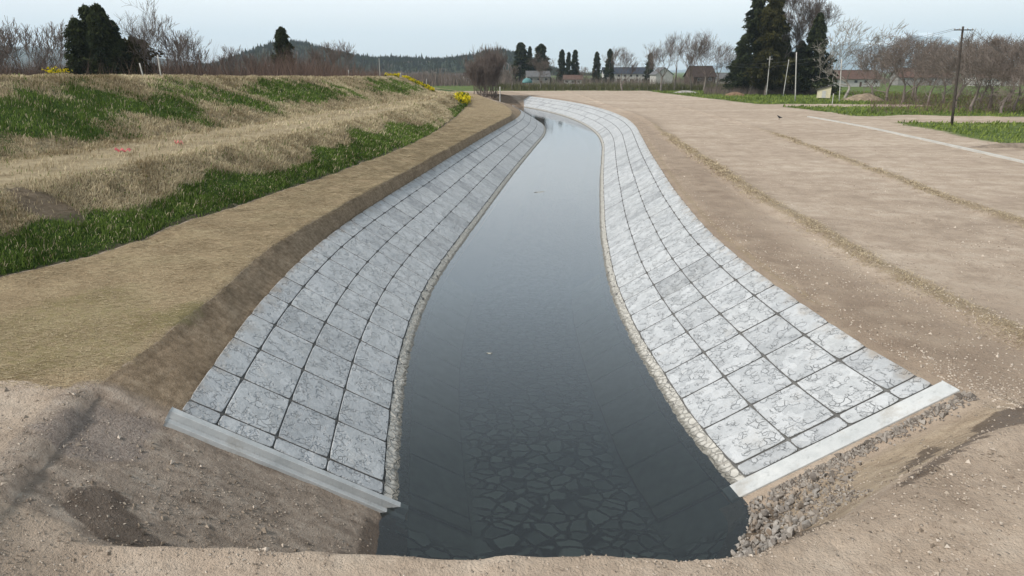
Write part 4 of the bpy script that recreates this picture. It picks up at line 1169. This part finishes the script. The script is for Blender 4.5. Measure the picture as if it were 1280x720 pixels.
house('brick_house', 'long low house with reddish roof behind the pale barked tree', 1062, 330, 24, 9, 3.6, 3.4, M_WHITEWALL, M_ROOFRED, .1, 5)
house('brick_house', 'farther house with reddish roof glimpsed through the orchard left of the utility pole', 1150, 360, 26, 9, 4.2, 4.0, M_GREYWALL, M_ROOFRED, -.08, 5)
house('brick_house', 'house with reddish roof glimpsed through the orchard right of the utility pole', 1238, 350, 22, 9, 4.2, 3.8, M_WHITEWALL, M_ROOFRED, .05, 5)
house('white_house', 'tiny white building far beyond the end of the levee', 575, 640, 26, 9, 3.2, 1.6, M_WHITEWALL, M_ROOFGREY, .05, 6)
house('cottage', 'small dark roofed house half behind the wide brown thicket tree', 592, 420, 11, 7, 3.2, 2.6, M_WHITEWALL, M_ROOFBROWN, .2, 3)

# ---- teal domed canopy among the garden plots
r = empty('garden_canopy', spot(659, 280))
M_TEAL = simple('faded teal cloth', (.10, .21, .215), .8, .15, 1.0)
m = MB(); n = 12
prof = [(0.02, 4.15), (.7, 4.02), (1.35, 3.65), (1.8, 3.1), (2.0, 2.55), (1.98, 2.3)]
vs = [(rr * math.cos(2 * math.pi * k / n), rr * math.sin(2 * math.pi * k / n), z) for rr, z in prof for k in range(n)]
m.add(vs, [(i * n + k, (i + 1) * n + k, (i + 1) * n + (k + 1) % n, i * n + (k + 1) % n) for i in range(len(prof) - 1) for k in range(n)] + [tuple(range(n))])
o = m.build('canopy', M_TEAL, r, True); sd = o.modifiers.new('thick', 'SOLIDIFY'); sd.thickness = .03
m = MB(); m.tube([(0, 0, -.2), (0, 0, 4.05)], .07, 8); m.build('pole', M_BARK, r)
tag(r, 'round teal domed canopy on a post before the grey cottage', 'canopy')

# ---- wire fence along the far side of the field
M_POSTW = simple('weathered grey wood', (.16, .14, .12), .95, .3, 4.0)
M_POSTPALE = simple('pale grey pole', (.42, .41, .385), .8, .2, 3.0)
M_WIRE = simple('dark wire', (.05, .05, .052), .5, .1)
r = empty('wire_fence', (8, 251, 2.6))
for i in range(36):
    x = -9 + i * 3.0; m = MB(); m.tube([(x - 8, math.sin(x * .3) * .8, -.2), (x - 8 + .05 * math.sin(i * 3), math.sin(x * .3) * .8, 1.35 + .15 * math.sin(i * 1.7))], .07, 6)
    m.build('post', M_POSTW, r)
for zz in (.5, .95, 1.3):
    m = MB(); m.tube([(-17 + i * 3.0, math.sin((-9 + i * 3.0) * .3) * .8, zz) for i in range(36)], .018, 4); m.build('wire', M_WIRE, r)
tag(r, 'low wire fence on grey posts along the far edge of the dirt field', 'fence')

# ================================================================== POLES, SHED, KERB
def wood_pole(name, label, base, top, r0, r1, mat, cat='pole', arms=(), group=None, cap=None):
    b = Vector(base); tp = Vector(top) - b
    r = empty(name, tuple(b))
    m = MB(); m.tube([tp * (i / 5) - (tp.normalized() * .3 if i == 0 else Vector((0, 0, 0))) for i in range(6)], [r0 + (r1 - r0) * i / 5 for i in range(6)], 9)
    m.build('shaft', mat, r, True)
    for z, w, th in arms:
        c = tp * z; m = MB()
        m.box(c.x - w / 2, c.x + w / 2, c.y - r1 - th - .02, c.y - r1 - .003, c.z - th, c.z + th)
        a = m.build('crossarm', mat, r)
        for k in (-.46, -.2, .2, .46):
            m = MB(); m.tube([(c.x + k * w, c.y - r1 - th * .5, c.z + th), (c.x + k * w, c.y - r1 - th * .5, c.z + th + .09), (c.x + k * w, c.y - r1 - th * .5, c.z + th + .13)], [.05, .06, .025], 7)
            m.build('insulator', M_POSTPALE, a)
    return tag(r, label, cat, group)
M_DARKPOLE = simple('dark tarred wood', (.052, .043, .037), .9, .3, 2.0)
ub = spot(1190, 87.5); ut = (at(1203, 87.5, 14.6) + .15, 87.5, 14.2)
wood_pole('utility_pole', 'tall leaning dark wooden utility pole with one crossarm in front of the orchard', ub, ut, .17, .12, M_DARKPOLE, 'utility pole', [(.965, 2.3, .06)])
wood_pole('grey_pole', 'thin pale pole at the left foot of the olive cedar with a short arm', spot(958, 200), (at(962, 200, 13.1) + .1, 200, 2.6 + 10.5), .13, .10, M_POSTPALE, 'pole', [(.93, 1.6, .05)])
wood_pole('grey_pole', 'straight pale grey pole standing in the grass left of the cream shed', spot(994, 158), (at(995.5, 158, 13.1), 158, 13.1), .13, .11, M_POSTPALE)
wood_pole('grey_pole', 'thin leaning pale pole inside the cedar grove', spot(979, 196), (at(986, 196, 12.2), 196, 12.2), .11, .09, M_POSTPALE)
wood_pole('grey_pole', 'weathered grey pole in front of the pale barked tree', spot(1049, 152), (at(1052, 152, 11.6), 152, 11.6), .11, .09, M_POSTPALE)
wood_pole('short_post', 'short grey post in the grass in front of the weathered pole', spot(1040, 138), (at(1040, 138), 138, 5.0), .08, .07, M_POSTPALE, 'post')
wood_pole('short_post', 'pale post beside the brown thicket tree at the end of the bank', spot(625, 183), (at(625, 183), 183, 5.4), .14, .12, M_POSTPALE, 'post')
# posts on the crest of the levee
def crest(px, y, H, lab, lean=0.0, rad=.055, mat=None):
    x = at(px, y, 8.4); z = ground_z(x, y)
    wood_pole('marker_post', lab, (x, y, z), (x + lean, y, z + H), rad, rad * .9, mat or M_POSTPALE, 'post', group='posts on the levee crest')
crest(181, 60, 1.85, 'white leaning post on the levee crest, left of the pair by the cedar clump', -.22)
crest(202, 60, 1.85, 'white upright post on the levee crest, right of the pair by the cedar clump', -.02)
crest(436, 118, 2.0, 'short white post on the levee crest below the feathery trees')
crest(475, 128, 3.4, 'thin tall grey post on the levee crest in front of the wooded hills', 0, .045)
crest(501, 136, 1.1, 'very short white post on the levee crest near its far end')
crest(533, 142, 2.2, 'white post on the levee crest beside the yellow flowers')

# overhead wires between the utility pole and poles out of sight
def wire(p, q, sag, lab):
    p, q = Vector(p), Vector(q); pts = [p.lerp(q, i / 24) - Vector((0, 0, sag * 4 * (i / 24) * (1 - i / 24))) for i in range(25)]
    m = MB(); m.tube(pts, .018, 5); tag(m.build('overhead_wire', M_WIRE), lab, 'wire', 'overhead wires')
az = ut[2] - .25
wire((ut[0] - 1.05, 87.3, az), (63, 215, 11.5), 1.6, 'overhead wire from the left end of the utility pole crossarm to the cedar grove')
wire((ut[0] - .45, 87.3, az), (66, 216, 10.6), 1.7, 'overhead wire from the crossarm, lower of the two running to the cedar grove')
wire((ut[0] + 1.05, 87.3, az), (150, 200, 9.5), 1.5, 'overhead wire from the right end of the crossarm into the orchard')
wire((ut[0] + .45, 87.3, az), (156, 204, 8.6), 1.5, 'overhead wire from the crossarm, lower of the two running into the orchard')

# cream pump shed
M_CREAM = simple('cream painted sheet', (.55, .5, .36), .7, .12, 1.5)
M_SHEDROOF = simple('dark shed roof', (.06, .055, .05), .8, .2)
sx, sy, sz = spot(1029, 176)
r = empty('pump_shed', (sx, sy, sz), -.35)
m = MB(); m.add([(-1.5, -1.1, .25), (1.5, -1.1, .25), (1.5, 1.1, .25), (-1.5, 1.1, .25), (-1.5, -1.1, 2.2), (1.5, -1.1, 3.1), (1.5, 1.1, 3.1), (-1.5, 1.1, 2.2)], [(0, 1, 5, 4), (1, 2, 6, 5), (2, 3, 7, 6), (3, 0, 4, 7), (3, 2, 1, 0), (4, 5, 6, 7)]); m.build('wall', M_CREAM, r)
m = MB(); m.add([(-1.8, -1.35, 2.13), (1.8, -1.35, 3.21), (1.8, 1.35, 3.21), (-1.8, 1.35, 2.13), (-1.8, -1.35, 2.27), (1.8, -1.35, 3.35), (1.8, 1.35, 3.35), (-1.8, 1.35, 2.27)], [(3, 2, 1, 0), (4, 5, 6, 7), (0, 1, 5, 4), (1, 2, 6, 5), (2, 3, 7, 6), (3, 0, 4, 7)]); m.build('roof', M_SHEDROOF, r)
m = MB(); m.box(-.45, .4, -1.14, -1.102, .3, 1.95); m.build('door', M_FRAME, r)
for k in (-1.3, 1.3):
    m = MB(); m.box(k - .1, k + .1, -1.0, -.8, -.4, .248); m.build('leg', M_POSTW, r)
tag(r, 'small cream shed with sloping dark roof beside the pale barked tree', 'shed')

# earth and straw mound, brushwood pile
def mound(name, lab, px, y, rx, ry, h, mat, cat, seed):
    n, mm = 40, 16; V = []; x0, y0, z0 = spot(px, y)
    for i in range(mm):
        for k in range(n):
            a = 2 * math.pi * k / n; q = i / (mm - 1)
            V.append((rx * q * math.cos(a), ry * q * math.sin(a), h * (1 - q * q) ** 1.3 - .12))
    V = np.array(V); V[:, 2] += .18 * h * fbm(V[:, 0] + seed, V[:, 1], rx * .4, 4) * (V[:, 2] > 0)
    F = [(i * n + k, (i + 1) * n + k, (i + 1) * n + (k + 1) % n, i * n + (k + 1) % n) for i in range(mm - 1) for k in range(n)]
    o = link(name, mesh_np(name, V, np.array(F), mat, True)); o.location = (x0, y0, z0)
    tag(o, lab, cat)
mound('straw_mound', 'low tan mound of straw and earth beside the pale barked tree', 1078, 165, 5.5, 3.5, 1.7, simple('straw and earth', (.23, .18, .13), .95, .35, 1.2), 'mound', 3)
mound('brush_pile', 'rusty heap of cut brushwood in the grass at the foot of the tallest cedar', 918, 200, 3.5, 2.5, 1.1, simple('rusty brushwood', (.18, .115, .075), .95, .4, 1.2), 'brush pile', 9)
mound('stone_pile', 'pale heap of rubble in the grass under the brown barn', 857, 226, 5.0, 2.0, .8, simple('pale rubble', (.3, .28, .26), .95, .4, 1.0), 'rubble heap', 5)
mound('earth_bank', 'low grey earth hump beside the white kerb at the right edge', 1266, 61.5, 4.6, 1.1, .45, simple('grey brown earth hump', (.2, .16, .125), .95, .35, 2.0), 'earth hump', 12)

# white concrete kerb edging the dirt field
M_KERB = simple('pale concrete kerb', (.44, .43, .40), .85, .12, 1.0)
yk = np.concatenate([np.arange(36, 105, 1.0)])
xk = fKB(yk)
zk = np.array([ground_z(a, b) for a, b in zip(xk, yk)])
zk = np.convolve(np.pad(zk, 3, 'edge'), np.ones(7) / 7, 'valid')
m = MB(); vs, fs = [], []
for x, y, z in zip(xk, yk, zk):
    vs += [(x - .17, y, z - .25), (x + .17, y, z - .25), (x + .17, y, z + .15), (x - .17, y, z + .15)]
for i in range(len(yk) - 1):
    fs += [(i * 4 + c, i * 4 + (c + 1) % 4, i * 4 + 4 + (c + 1) % 4, i * 4 + 4 + c) for c in range(4)]
fs += [(3, 2, 1, 0), tuple(len(vs) - 4 + c for c in range(4))]
m.add(vs, fs); tag(m.build('kerb', M_KERB), 'white concrete kerb running along the right side of the dirt field', 'kerb')

# ================================================================== SMALL THINGS
# crow standing on the field
def crow(loc, rz):
    r = empty('crow', loc, rz); r.scale = (1.45,) * 3
    m_b = simple('black feathers', (.012, .012, .014), .55, .2)
    bm = MB(); bm.tube([(-.30, 0, .20), (-.2, 0, .205), (-.1, 0, .22), (0, 0, .245), (.08, 0, .29), (.13, 0, .345), (.17, 0, .37), (.205, 0, .365)], [.012, .035, .075, .088, .07, .045, .042, .02], 10)
    bm.tube([(.2, 0, .365), (.235, 0, .36), (.27, 0, .348)], [.017, .012, .003], 6)
    for s in (-1, 1):
        bm.tube([(-.02, s * .03, .2), (-.01, s * .03, .1), (-.005, s * .03, 0)], [.02, .009, .008], 5); bm.tube([(-.03, s * .03, .005), (.05, s * .03, .005)], .008, 5)
    bm.build('body', m_b, r, True)
    for s in (-1, 1):
        w = MB(); w.tube([(.06, s * .07, .27), (-.06, s * .085, .235), (-.2, s * .06, .205), (-.33, s * .02, .195)], [.02, .045, .035, .006], 8); w.build('wing', m_b, r, True)
    return tag(r, 'black crow standing on the pale dirt field near the kerb', 'crow')
crow(spot(974, 98), 2.3)

# pink survey ribbons lying on the berm
M_PINK = simple('faded pink ribbon', (.62, .17, .17), .7, .15, 6)
def ribbon(px, y, L, lab, seed):
    x = at(px, y, 5.6); z = ground_z(x, y)
    R_ = random.Random(seed); m = MB(); n = 9; vs = []
    for i in range(n):
        a = (i / (n - 1) - .5) * L; h = .12 + .07 * math.sin(i * 1.9 + seed)
        vs += [(a, .05 * math.sin(i * 1.3), h), (a + .03, .2 + .05 * math.sin(i), h + .04 * math.cos(i * 2.1))]
    m.add(vs, [(2 * i, 2 * i + 2, 2 * i + 3, 2 * i + 1) for i in range(n - 1)])
    o = m.build('survey_ribbon', M_PINK); sd = o.modifiers.new('thick', 'SOLIDIFY'); sd.thickness = .02
    o.location = (x, y, z); o.rotation_euler = (.25, 0, .3 * seed)
    tag(o, lab, 'ribbon', 'pink ribbons on the levee track')
ribbon(153, 31.5, .62, 'larger pink ribbon lying in dry grass on the levee track', 1)
ribbon(224, 35.0, .36, 'smaller pink ribbon lying farther up the levee track', 2)

# bits adrift on the water
M_LEAFLIT = simple('pale floating leaf', (.3, .29, .25), .8, .2, 8)
for x, y, L_, lab in ((2.15, 53.0, .42, 'long pale scum streak afloat far up the canal'), (-.75, 21.0, .10, 'small pale leaf afloat near the left panels'),):
    m = MB(); vs = [(L_ * math.cos(a_) * (1 + .2 * math.sin(3 * a_)), L_ * .4 * math.sin(a_), .012 * math.cos(2 * a_)) for a_ in [k * math.pi / 7 for k in range(14)]]
    m.add(vs + [(v_[0], v_[1], v_[2] - .01) for v_ in vs], [tuple(range(14)), tuple(range(27, 13, -1))] + [(k, 14 + k, 14 + (k + 1) % 14, (k + 1) % 14) for k in range(14)])
    o = m.build('floating_leaf' if L_ < .3 else 'floating_scum', M_LEAFLIT); o.location = (x, y, .085); o.rotation_euler = (0, 0, .2 * x); tag(o, lab, 'flotsam')

# rapeseed in bloom
M_RAPE = foliage_material('yellow rapeseed blossom', (.42, .34, .012), (.68, .56, .03))
M_RLEAF = foliage_material('rapeseed leaves', (.04, .07, .014), (.11, .16, .035))
def rapeseed(lab, spots, H, seed, size=.06, per=60):
    R_ = np.random.default_rng(seed); c = np.mean(np.array(spots), 0)
    root = empty('rapeseed_plant', tuple(c))
    L, B = [], []
    for sp in spots:
        p = np.array(sp) - c
        n = per; o = R_.normal(0, .26 * H / .7, (n, 2)); z = H * R_.uniform(.45, 1.0, n)
        q = np.stack([p[0] + o[:, 0], p[1] + o[:, 1], p[2] + z], -1)
        B.append((q[:, None] + R_.normal(0, size, (n, 3, 3))).reshape(-1, 3))
        n2 = per // 2; o = R_.normal(0, .13 * H / .7, (n2, 2)); z = H * R_.uniform(0, .7, n2)
        q = np.stack([p[0] + o[:, 0], p[1] + o[:, 1], p[2] + z], -1)
        L.append((q[:, None] + R_.normal(0, size * 1.7, (n2, 3, 3))).reshape(-1, 3))
    for nm, A, mt in (('foliage', L, M_RLEAF), ('blossom', B, M_RAPE)):
        V = np.concatenate(A); tn = np.repeat(R_.random(len(V) // 3), 3)
        link(nm, mesh_np(nm, V, np.arange(len(V)).reshape(-1, 3), mt, False, {'tone': tn}), root)
    return tag(root, lab, 'rapeseed', 'rapeseed in bloom on the levee')
def ge(x, y): return (x, y, ground_z(x, y))
rapeseed('lone yellow rapeseed plant on the levee crest at the left edge', [ge(at(8, 56, 8.5) + dx, 56 + dy) for dx, dy in ((0, 0), (.5, .2), (-.4, .3), (.9, .6))], 1.5, 1, .10, 40)
rapeseed('single yellow rapeseed clump on the upper grass slope below the crest', [ge(at(75, 46, 8) + dx, 46) for dx in (0, .25, -.2)], .7, 2, .07, 40)
R = np.random.default_rng(8)
def streak(x0, y0, x1, y1, w, n):
    out = []
    for i in range(n):
        q = R.random(); out.append(ge(x0 + (x1 - x0) * q + R.normal(0, w), y0 + (y1 - y0) * q + R.normal(0, w * 3)))
    return out
def pxpt(px, py, z):
    d = Vector(((px - 640) / 853, 0, 0)) + Vector((0, math.sin(PITCH), math.cos(PITCH))) * ((360 - py) / 853) + Vector((0, math.cos(PITCH), -math.sin(PITCH)))
    t = (z - CAM_Z) / d.z; return d.x * t, d.y * t
xlt = lambda y: float(fLT(y)); xbi = lambda y: float(fBI(y)); xto = lambda y: float(fTOE(y)); xbo = lambda y: float(fBO(y))
rapeseed('streak of yellow rapeseed down the upper slope near the far end of the levee', [ge(xlt(y_) + (xbi(y_) - xlt(y_)) * q_ , y_) for y_, q_ in zip(R.uniform(139, 147, 150), R.uniform(.05, .98, 150))], .7, 3, .15, 22)
rapeseed('bright yellow rapeseed patch where the low grass slope meets the straw bench', [ge(xbo(y_) + (xto(y_) - xbo(y_)) * q_, y_) for y_, q_ in zip(R.uniform(118, 150, 160), R.uniform(.35, 1.0, 160))], .8, 4, .16, 22)
rapeseed('small yellow rapeseed clump on the crest before the far white posts', [ge(xlt(127) - 1 + dx, 127 + dy) for dx, dy in ((0, 0), (.6, 1), (-.6, .5), (1.1, -.6))], .8, 5, .13, 40)

# ================================================================== GRASS ON THE LEVEE
def blades(name, n, mat, want, u0, u1, y0, y1, hr, wr, seed, flop=.6, ypow=1.0, edge=None):
    R_ = np.random.default_rng(seed)
    y = np.exp(R_.uniform(math.log(y0), math.log(y1), n)); u = R_.uniform(u0, u1, n)
    rows = np.linspace(y0, y1, 600); lx, lz = lines_at(rows)
    lo = np.zeros(n); X = np.zeros(n); Z = np.zeros(n); i = np.minimum(u.astype(int), len(SEG) - 1); s = u - i
    for k in np.unique(i):
        mk = i == k
        a = np.interp(y[mk], rows, lx[k]); b = np.interp(y[mk], rows, lx[k + 1]); X[mk] = a + (b - a) * s[mk]
        a = np.interp(y[mk], rows, lz[k]); b = np.interp(y[mk], rows, lz[k + 1]); Z[mk] = a + (b - a) * s[mk]
    # keep what can come into the picture
    w = y * math.cos(PITCH) + (CAM_Z - Z) * math.sin(PITCH)
    keep = (640 + X / w * 853 > -120) & (R_.random(n) < want(X, y, u))
    X, y, u, Z = X[keep], y[keep], u[keep], Z[keep]
    Z = shape(X, y, Z, u)
    m_ = len(X); far = np.clip(y / 24, 1, 5) ** .85
    h = R_.uniform(*hr, m_) * np.clip(1 + .75 * fbm(X + 5, y, .8, 2), .35, 1.7) * (1 + .25 * (far - 1)); wd = R_.uniform(*wr, m_) * far
    az = R_.random(m_) * 2 * np.pi; c = np.stack([np.cos(az), np.sin(az), 0 * az], -1)
    la = R_.random(m_) * 2 * np.pi; ln = np.stack([np.cos(la) + .6, np.sin(la) * .8 - .2, 0 * la], -1) * (h * R_.uniform(.2, 1, m_) * flop)[:, None]
    b = np.stack([X, y, Z - .02], -1)
    md = b + ln * .4 + np.array([0, 0, 1]) * (h * .62)[:, None]
    V = np.stack([b - c * wd[:, None] / 2, b + c * wd[:, None] / 2, md + c * wd[:, None] * .38, md - c * wd[:, None] * .38, b + ln + np.array([0, 0, 1]) * (h * (1 - .35 * flop))[:, None]], 1).reshape(-1, 3)
    k = np.arange(m_) * 5
    tn = np.clip(.5 + .45 * fbm(X, y, .9, 3) + .35 * fbm(X, y, 5, 2) + R_.normal(0, .22, m_), 0, 1)
    me = mesh_np(name, V, [np.stack([k, k + 1, k + 2, k + 3], -1), np.stack([k + 3, k + 2, k + 4], -1)], mat, False, {'tone': np.repeat(tn, 5)})
    return tag(link(name, me), kind='stuff')
M_DRY = foliage_material('dry grass blades', (.22, .168, .095), (.70, .60, .42))
M_GRN = foliage_material('green grass blades', (.034, .064, .012), (.19, .27, .065))
M_GRN2 = foliage_material('fresh field grass', (.06, .095, .018), (.22, .27, .07))
_trk = lambda x, y, u: 1 - .96 * np.clip(levee_attrs(x, y, u)['track'] + levee_attrs(x, y, u)['soil'], 0, 1)
blades('dry_grass', 360000, M_DRY, lambda x, y, u: np.maximum(.09, 1.0 - sstep(.36, .68, levee_green(x, y, u) + .25 * fbm(x, y, 1.6, 3))) * _trk(x, y, u), IX['LK'] + .4, IX['TOE'] - .01, 17, 170, (.10, .30), (.012, .028), 1, .95)
blades('green_grass', 300000, M_GRN, lambda x, y, u: np.maximum(.06, .92 * sstep(.30, .62, levee_green(x, y, u) + .25 * fbm(x, y, 1.6, 3))) * _trk(x, y, u), IX['LK'] + .4, IX['TOE'] + .02, 17, 170, (.08, .26), (.014, .034), 2, .6)
blades('field_grass', 60000, M_GRN2, lambda x, y, u: sstep(.4, .7, masks(x, y, u)['green'] + .3 * fbm(x, y, 3, 3)), IX['KB'] + .6, IX['G1'], 50, 250, (.10, .3), (.03, .07), 3, .5)

# ================================================================== STONES
def stone_mesh(seed, name, mat):
    import bmesh
    bm = bmesh.new(); bmesh.ops.create_icosphere(bm, subdivisions=2, radius=1.0)
    R_ = np.random.default_rng(seed); ax = R_.uniform(.55, 1.0, 3) * np.array([1, .85, .6]); 
    pl = R_.normal(0, 1, (7, 3)); pl /= np.linalg.norm(pl, axis=1)[:, None]; dd = R_.uniform(.55, .85, 7)
    for v in bm.verts:
        p = np.array(v.co)
        for nrm, k in zip(pl, dd):
            e = p @ nrm - k
            if e > 0: p = p - nrm * e
        v.co = p * ax
    me = bpy.data.meshes.new(name); bm.to_mesh(me); bm.free(); me.materials.append(mat); return me
t = NT('rubble stone'); oi = t.n('ShaderNodeObjectInfo'); nz = t.noise(t.objpos(), 2.5, 5)
_c = t.ramp(oi.outputs['Random'], [(0, (.17, .15, .135)), (.4, (.27, .25, .23)), (.75, (.36, .33, .3)), (1, (.22, .165, .12))])
M_STONE = t.bsdf(t.mix(t.ss(nz, .35, .65, 0, .4), _c, (.14, .12, .1)), .9, t.bump(nz, .5, .03), .2)
SM = [stone_mesh(i, 'rubble_stone', M_STONE) for i in range(7)]
R = random.Random(4); cnt = 0
while cnt < 295:
    heap = cnt < 215
    if heap:        # heap in the corner between the beam end and the water
        b = R.random() ** .8; y = 12.62 - b * 2.35
        x = float(fWR(y)) - 1.15 * float(sstep(12.75, 10.6, np.array(y))) + R.random() ** 1.25 * (1.75 - b * .75) - .12
        s = R.uniform(.045, .115) * (1.4 if R.random() < .15 else 1)
    else:           # trail along the beam
        x = 5.9 + R.random() * 3.5; y = 12.78 + .02 * (x - 5) - abs(R.gauss(0, .13)) - .06; s = R.uniform(.025, .065)
    z = ground_z(x, y)
    if z < -.12: continue
    o = link('rubble_stone', SM[cnt % 7]); o.location = (x, y, z + s * (.15 if not heap else R.uniform(.1, .9))); o.rotation_euler = (R.random() * 3, R.random() * 3, R.random() * 6); o.scale = (s * R.uniform(.9, 1.3), s, s)
    cnt += 1
    tag(o, 'grey rubble stone loose in the heap where the right end beam meets the water' if heap else 'small brown stone among those strewn along the outer side of the right end beam', 'stone', 'stones heaped below the right end beam' if heap else 'stones strewn along the right end beam')
# clods and pebbles on the bare earth: nobody could count them
def gravel(name, pts, smin, smax, mat, seed):
    R_ = np.random.default_rng(seed); P = np.array(pts); n = len(P)
    base = np.array([(1, 0, 0), (-.5, .87, 0), (-.5, -.87, 0), (.1, .1, .8), (.0, -.1, -.5)]); F = np.array([(0, 1, 3), (1, 2, 3), (2, 0, 3), (1, 0, 4), (2, 1, 4), (0, 2, 4)])
    s = R_.uniform(smin, smax, n) * (1 + 1.2 * (R_.random(n) < .04)); a = R_.random(n) * 6.3
    B = base[None] * (1 + R_.normal(0, .25, (n, 5, 1)))
    x = B[:, :, 0] * np.cos(a)[:, None] - B[:, :, 1] * np.sin(a)[:, None]; y = B[:, :, 0] * np.sin(a)[:, None] + B[:, :, 1] * np.cos(a)[:, None]
    V = np.stack([x, y, B[:, :, 2]], -1) * s[:, None, None] + P[:, None]
    tn = np.repeat(R_.random(n), 5)
    tag(link(name, mesh_np(name, V.reshape(-1, 3), (F[None] + (np.arange(n) * 5)[:, None, None]).reshape(-1, 3), mat, False, {'tone': tn})), kind='stuff')
def ground_zs(x, y):
    o = np.argsort(y); out = np.zeros(len(x)); rows = np.linspace(y.min(), y.max(), 900); lx, lz = lines_at(rows)
    ri = np.clip(np.round((y - rows[0]) / (rows[1] - rows[0])).astype(int), 0, 899)
    U_ = np.zeros(len(x)); Z_ = np.zeros(len(x))
    for r_ in np.unique(ri):
        mk = ri == r_; U_[mk] = np.interp(x[mk], lx[:, r_], np.arange(lx.shape[0])); Z_[mk] = np.interp(U_[mk], np.arange(lx.shape[0]), lz[:, r_])
    return shape(x, y, Z_, U_), U_
M_CLOD = foliage_material('clods and pebbles', (.24, .19, .15), (.62, .54, .46))
R = np.random.default_rng(21)
n = 22000; y = 6.9 + R.random(n) ** 1.3 * 6.5; x = R.uniform(-10, 12.5, n); z, u = ground_zs(x, y)
k = (z > .15) & ~((u > IX['TOE']) & (u < IX['TL']) & (y > 12.1)) & ~((u > IX['TL']) & (u < IX['TR']) & (y > 12.0)) & (fbm(x, y, 1.3, 3) > R.uniform(-.6, .5, n))
gravel('earth_clods', np.stack([x, y, z + .004], -1)[k], .007, .026, M_CLOD, 3)
n = 26000; y = np.exp(R.uniform(math.log(12), math.log(95), n)); x = R.uniform(0, 1, n); xt = np.interp(y, YS, LX[IX['TR']]); xg = np.interp(y, YS, LX[IX['GR']])
x = xt + .3 + (np.minimum(xg, y * .8 + 4) - xt) * x ** 1.2; z, u = ground_zs(x, y)
k = (x < y * .85 + 3) & (fbm(x, y * .5, 3, 3) + .7 * np.exp(-((u - IX['F0'] + .4) / .5) ** 2) + .9 * np.exp(-((u - IX['R1']) / .5) ** 2) > R.uniform(-.3, .9, n))
gravel('field_clods', np.stack([x, y, z + .004], -1)[k], .010, .034, M_CLOD, 4)
n = 2600; y = 12.72 - 2.4 * R.random(n); x = fWR(y) - 1.15 * sstep(12.75, 10.6, y) - .1 + 2.1 * R.random(n) ** 1.2
e_ = R.random(n) < .45; x = np.where(e_, 5.6 + 3.9 * R.random(n), x); y = np.where(e_, 12.74 + .02 * (x - 5) - np.abs(R.normal(0, .16, n)), y); z, u = ground_zs(x, y); k = z > -.1
gravel('rubble_gravel', np.stack([x, y, z + .012], -1)[k], .018, .05, foliage_material('broken stone', (.13, .11, .095), (.40, .36, .32)), 31)
n = 5200; y = 7.0 + 5.2 * R.random(n); x = R.uniform(-10, 12, n); z, u = ground_zs(x, y)
k = (z > .1) & ~((u > IX['TOE']) & (u < IX['CL']) & (y > 11.8)) & ~((u > IX['CL']) & (u < IX['F0']) & (y > 11.6)) & (fbm(x + 3, y, .9, 3) > R.uniform(-.1, .7, n))
gravel('earth_lumps', np.stack([x, y, z + .004], -1)[k], .018, .05, foliage_material('earth lumps', (.19, .15, .115), (.46, .39, .32)), 35)
# straw stalks along the windrows
n = 30000; y = np.exp(R.uniform(math.log(13), math.log(75), n)); f = R.random(n) < .65
x = np.where(f, np.interp(y, YS, LX[IX['R1']]), np.interp(y, YS, LX[IX['R2']])) + R.normal(0, .33, n) + .25 * fbm(y, y * 0, 3, 3); z, u = ground_zs(x, y)
k = (fbm(x, y, 1.2, 3) > R.uniform(-.5, .4, n)) & (f | (y > 26)); x, y, z = x[k], y[k], z[k]; n = len(x)
a = R.random(n) * 6.3; L_ = R.uniform(.06, .16, n) * np.clip(y / 25, 1, 2); w_ = .008 * np.clip(y / 18, 1, 3)
d = np.stack([np.cos(a) * L_, np.sin(a) * L_, R.uniform(.02, .6, n) * L_], -1); c = np.stack([-np.sin(a), np.cos(a), 0 * a], -1) * w_[:, None]; b = np.stack([x, y, z + .01], -1)
V = np.stack([b - c, b + c, b + d], 1).reshape(-1, 3)
tag(link('windrow_straw', mesh_np('windrow_straw', V, np.arange(3 * n).reshape(-1, 3), foliage_material('windrow straw', (.27, .205, .13), (.60, .50, .35)), False, {'tone': np.repeat(R.random(n), 3)})), kind='stuff')

# straw fibres of the matting on the bench
n = 120000; y = np.exp(R.uniform(math.log(11.9), math.log(170), n)); xa = np.interp(y, YS, LX[IX['TOE']]); xb = np.interp(y, YS, LX[IX['CL']])
x = xa + .1 + (xb - xa) * R.random(n); z, u = ground_zs(x, y)
k = (x > -.82 * y - 3) & (fbm(x, y, .9, 3) > R.uniform(-.8, .6, n)); x, y, z = x[k], y[k], z[k]; n = len(x)
a = R.normal(0, .45, n) + np.pi * (R.random(n) < .5); L_ = R.uniform(.06, .2, n) * np.clip(y / 18, 1, 3); w_ = .006 * np.clip(y / 14, 1, 4)
d = np.stack([np.cos(a) * L_, np.sin(a) * L_, R.uniform(.0, .18, n) * L_], -1); c = np.stack([-np.sin(a), np.cos(a), 0 * a], -1) * w_[:, None]; b = np.stack([x, y, z + .012], -1)
V = np.stack([b - c, b + c, b + d], 1).reshape(-1, 3)
tag(link('matting_straw', mesh_np('matting_straw', V, np.arange(3 * n).reshape(-1, 3), foliage_material('matting straw', (.18, .135, .076), (.57, .475, .325)), False, {'tone': np.repeat(R.random(n), 3)})), kind='stuff')

# ================================================================== HAZE
t = NT('haze'); v = t.n('ShaderNodeVolumePrincipled')
v.inputs['Color'].default_value = (.70, .84, 1.0, 1); v.inputs['Density'].default_value = .00009; v.inputs['Anisotropy'].default_value = .0
t.t.links.new(v.outputs[0], t.out.inputs['Volume'])
m = MB(); m.box(-17500, 17500, -120, 17500, -6, 900)
tag(m.build('haze', t.m), kind='stuff')
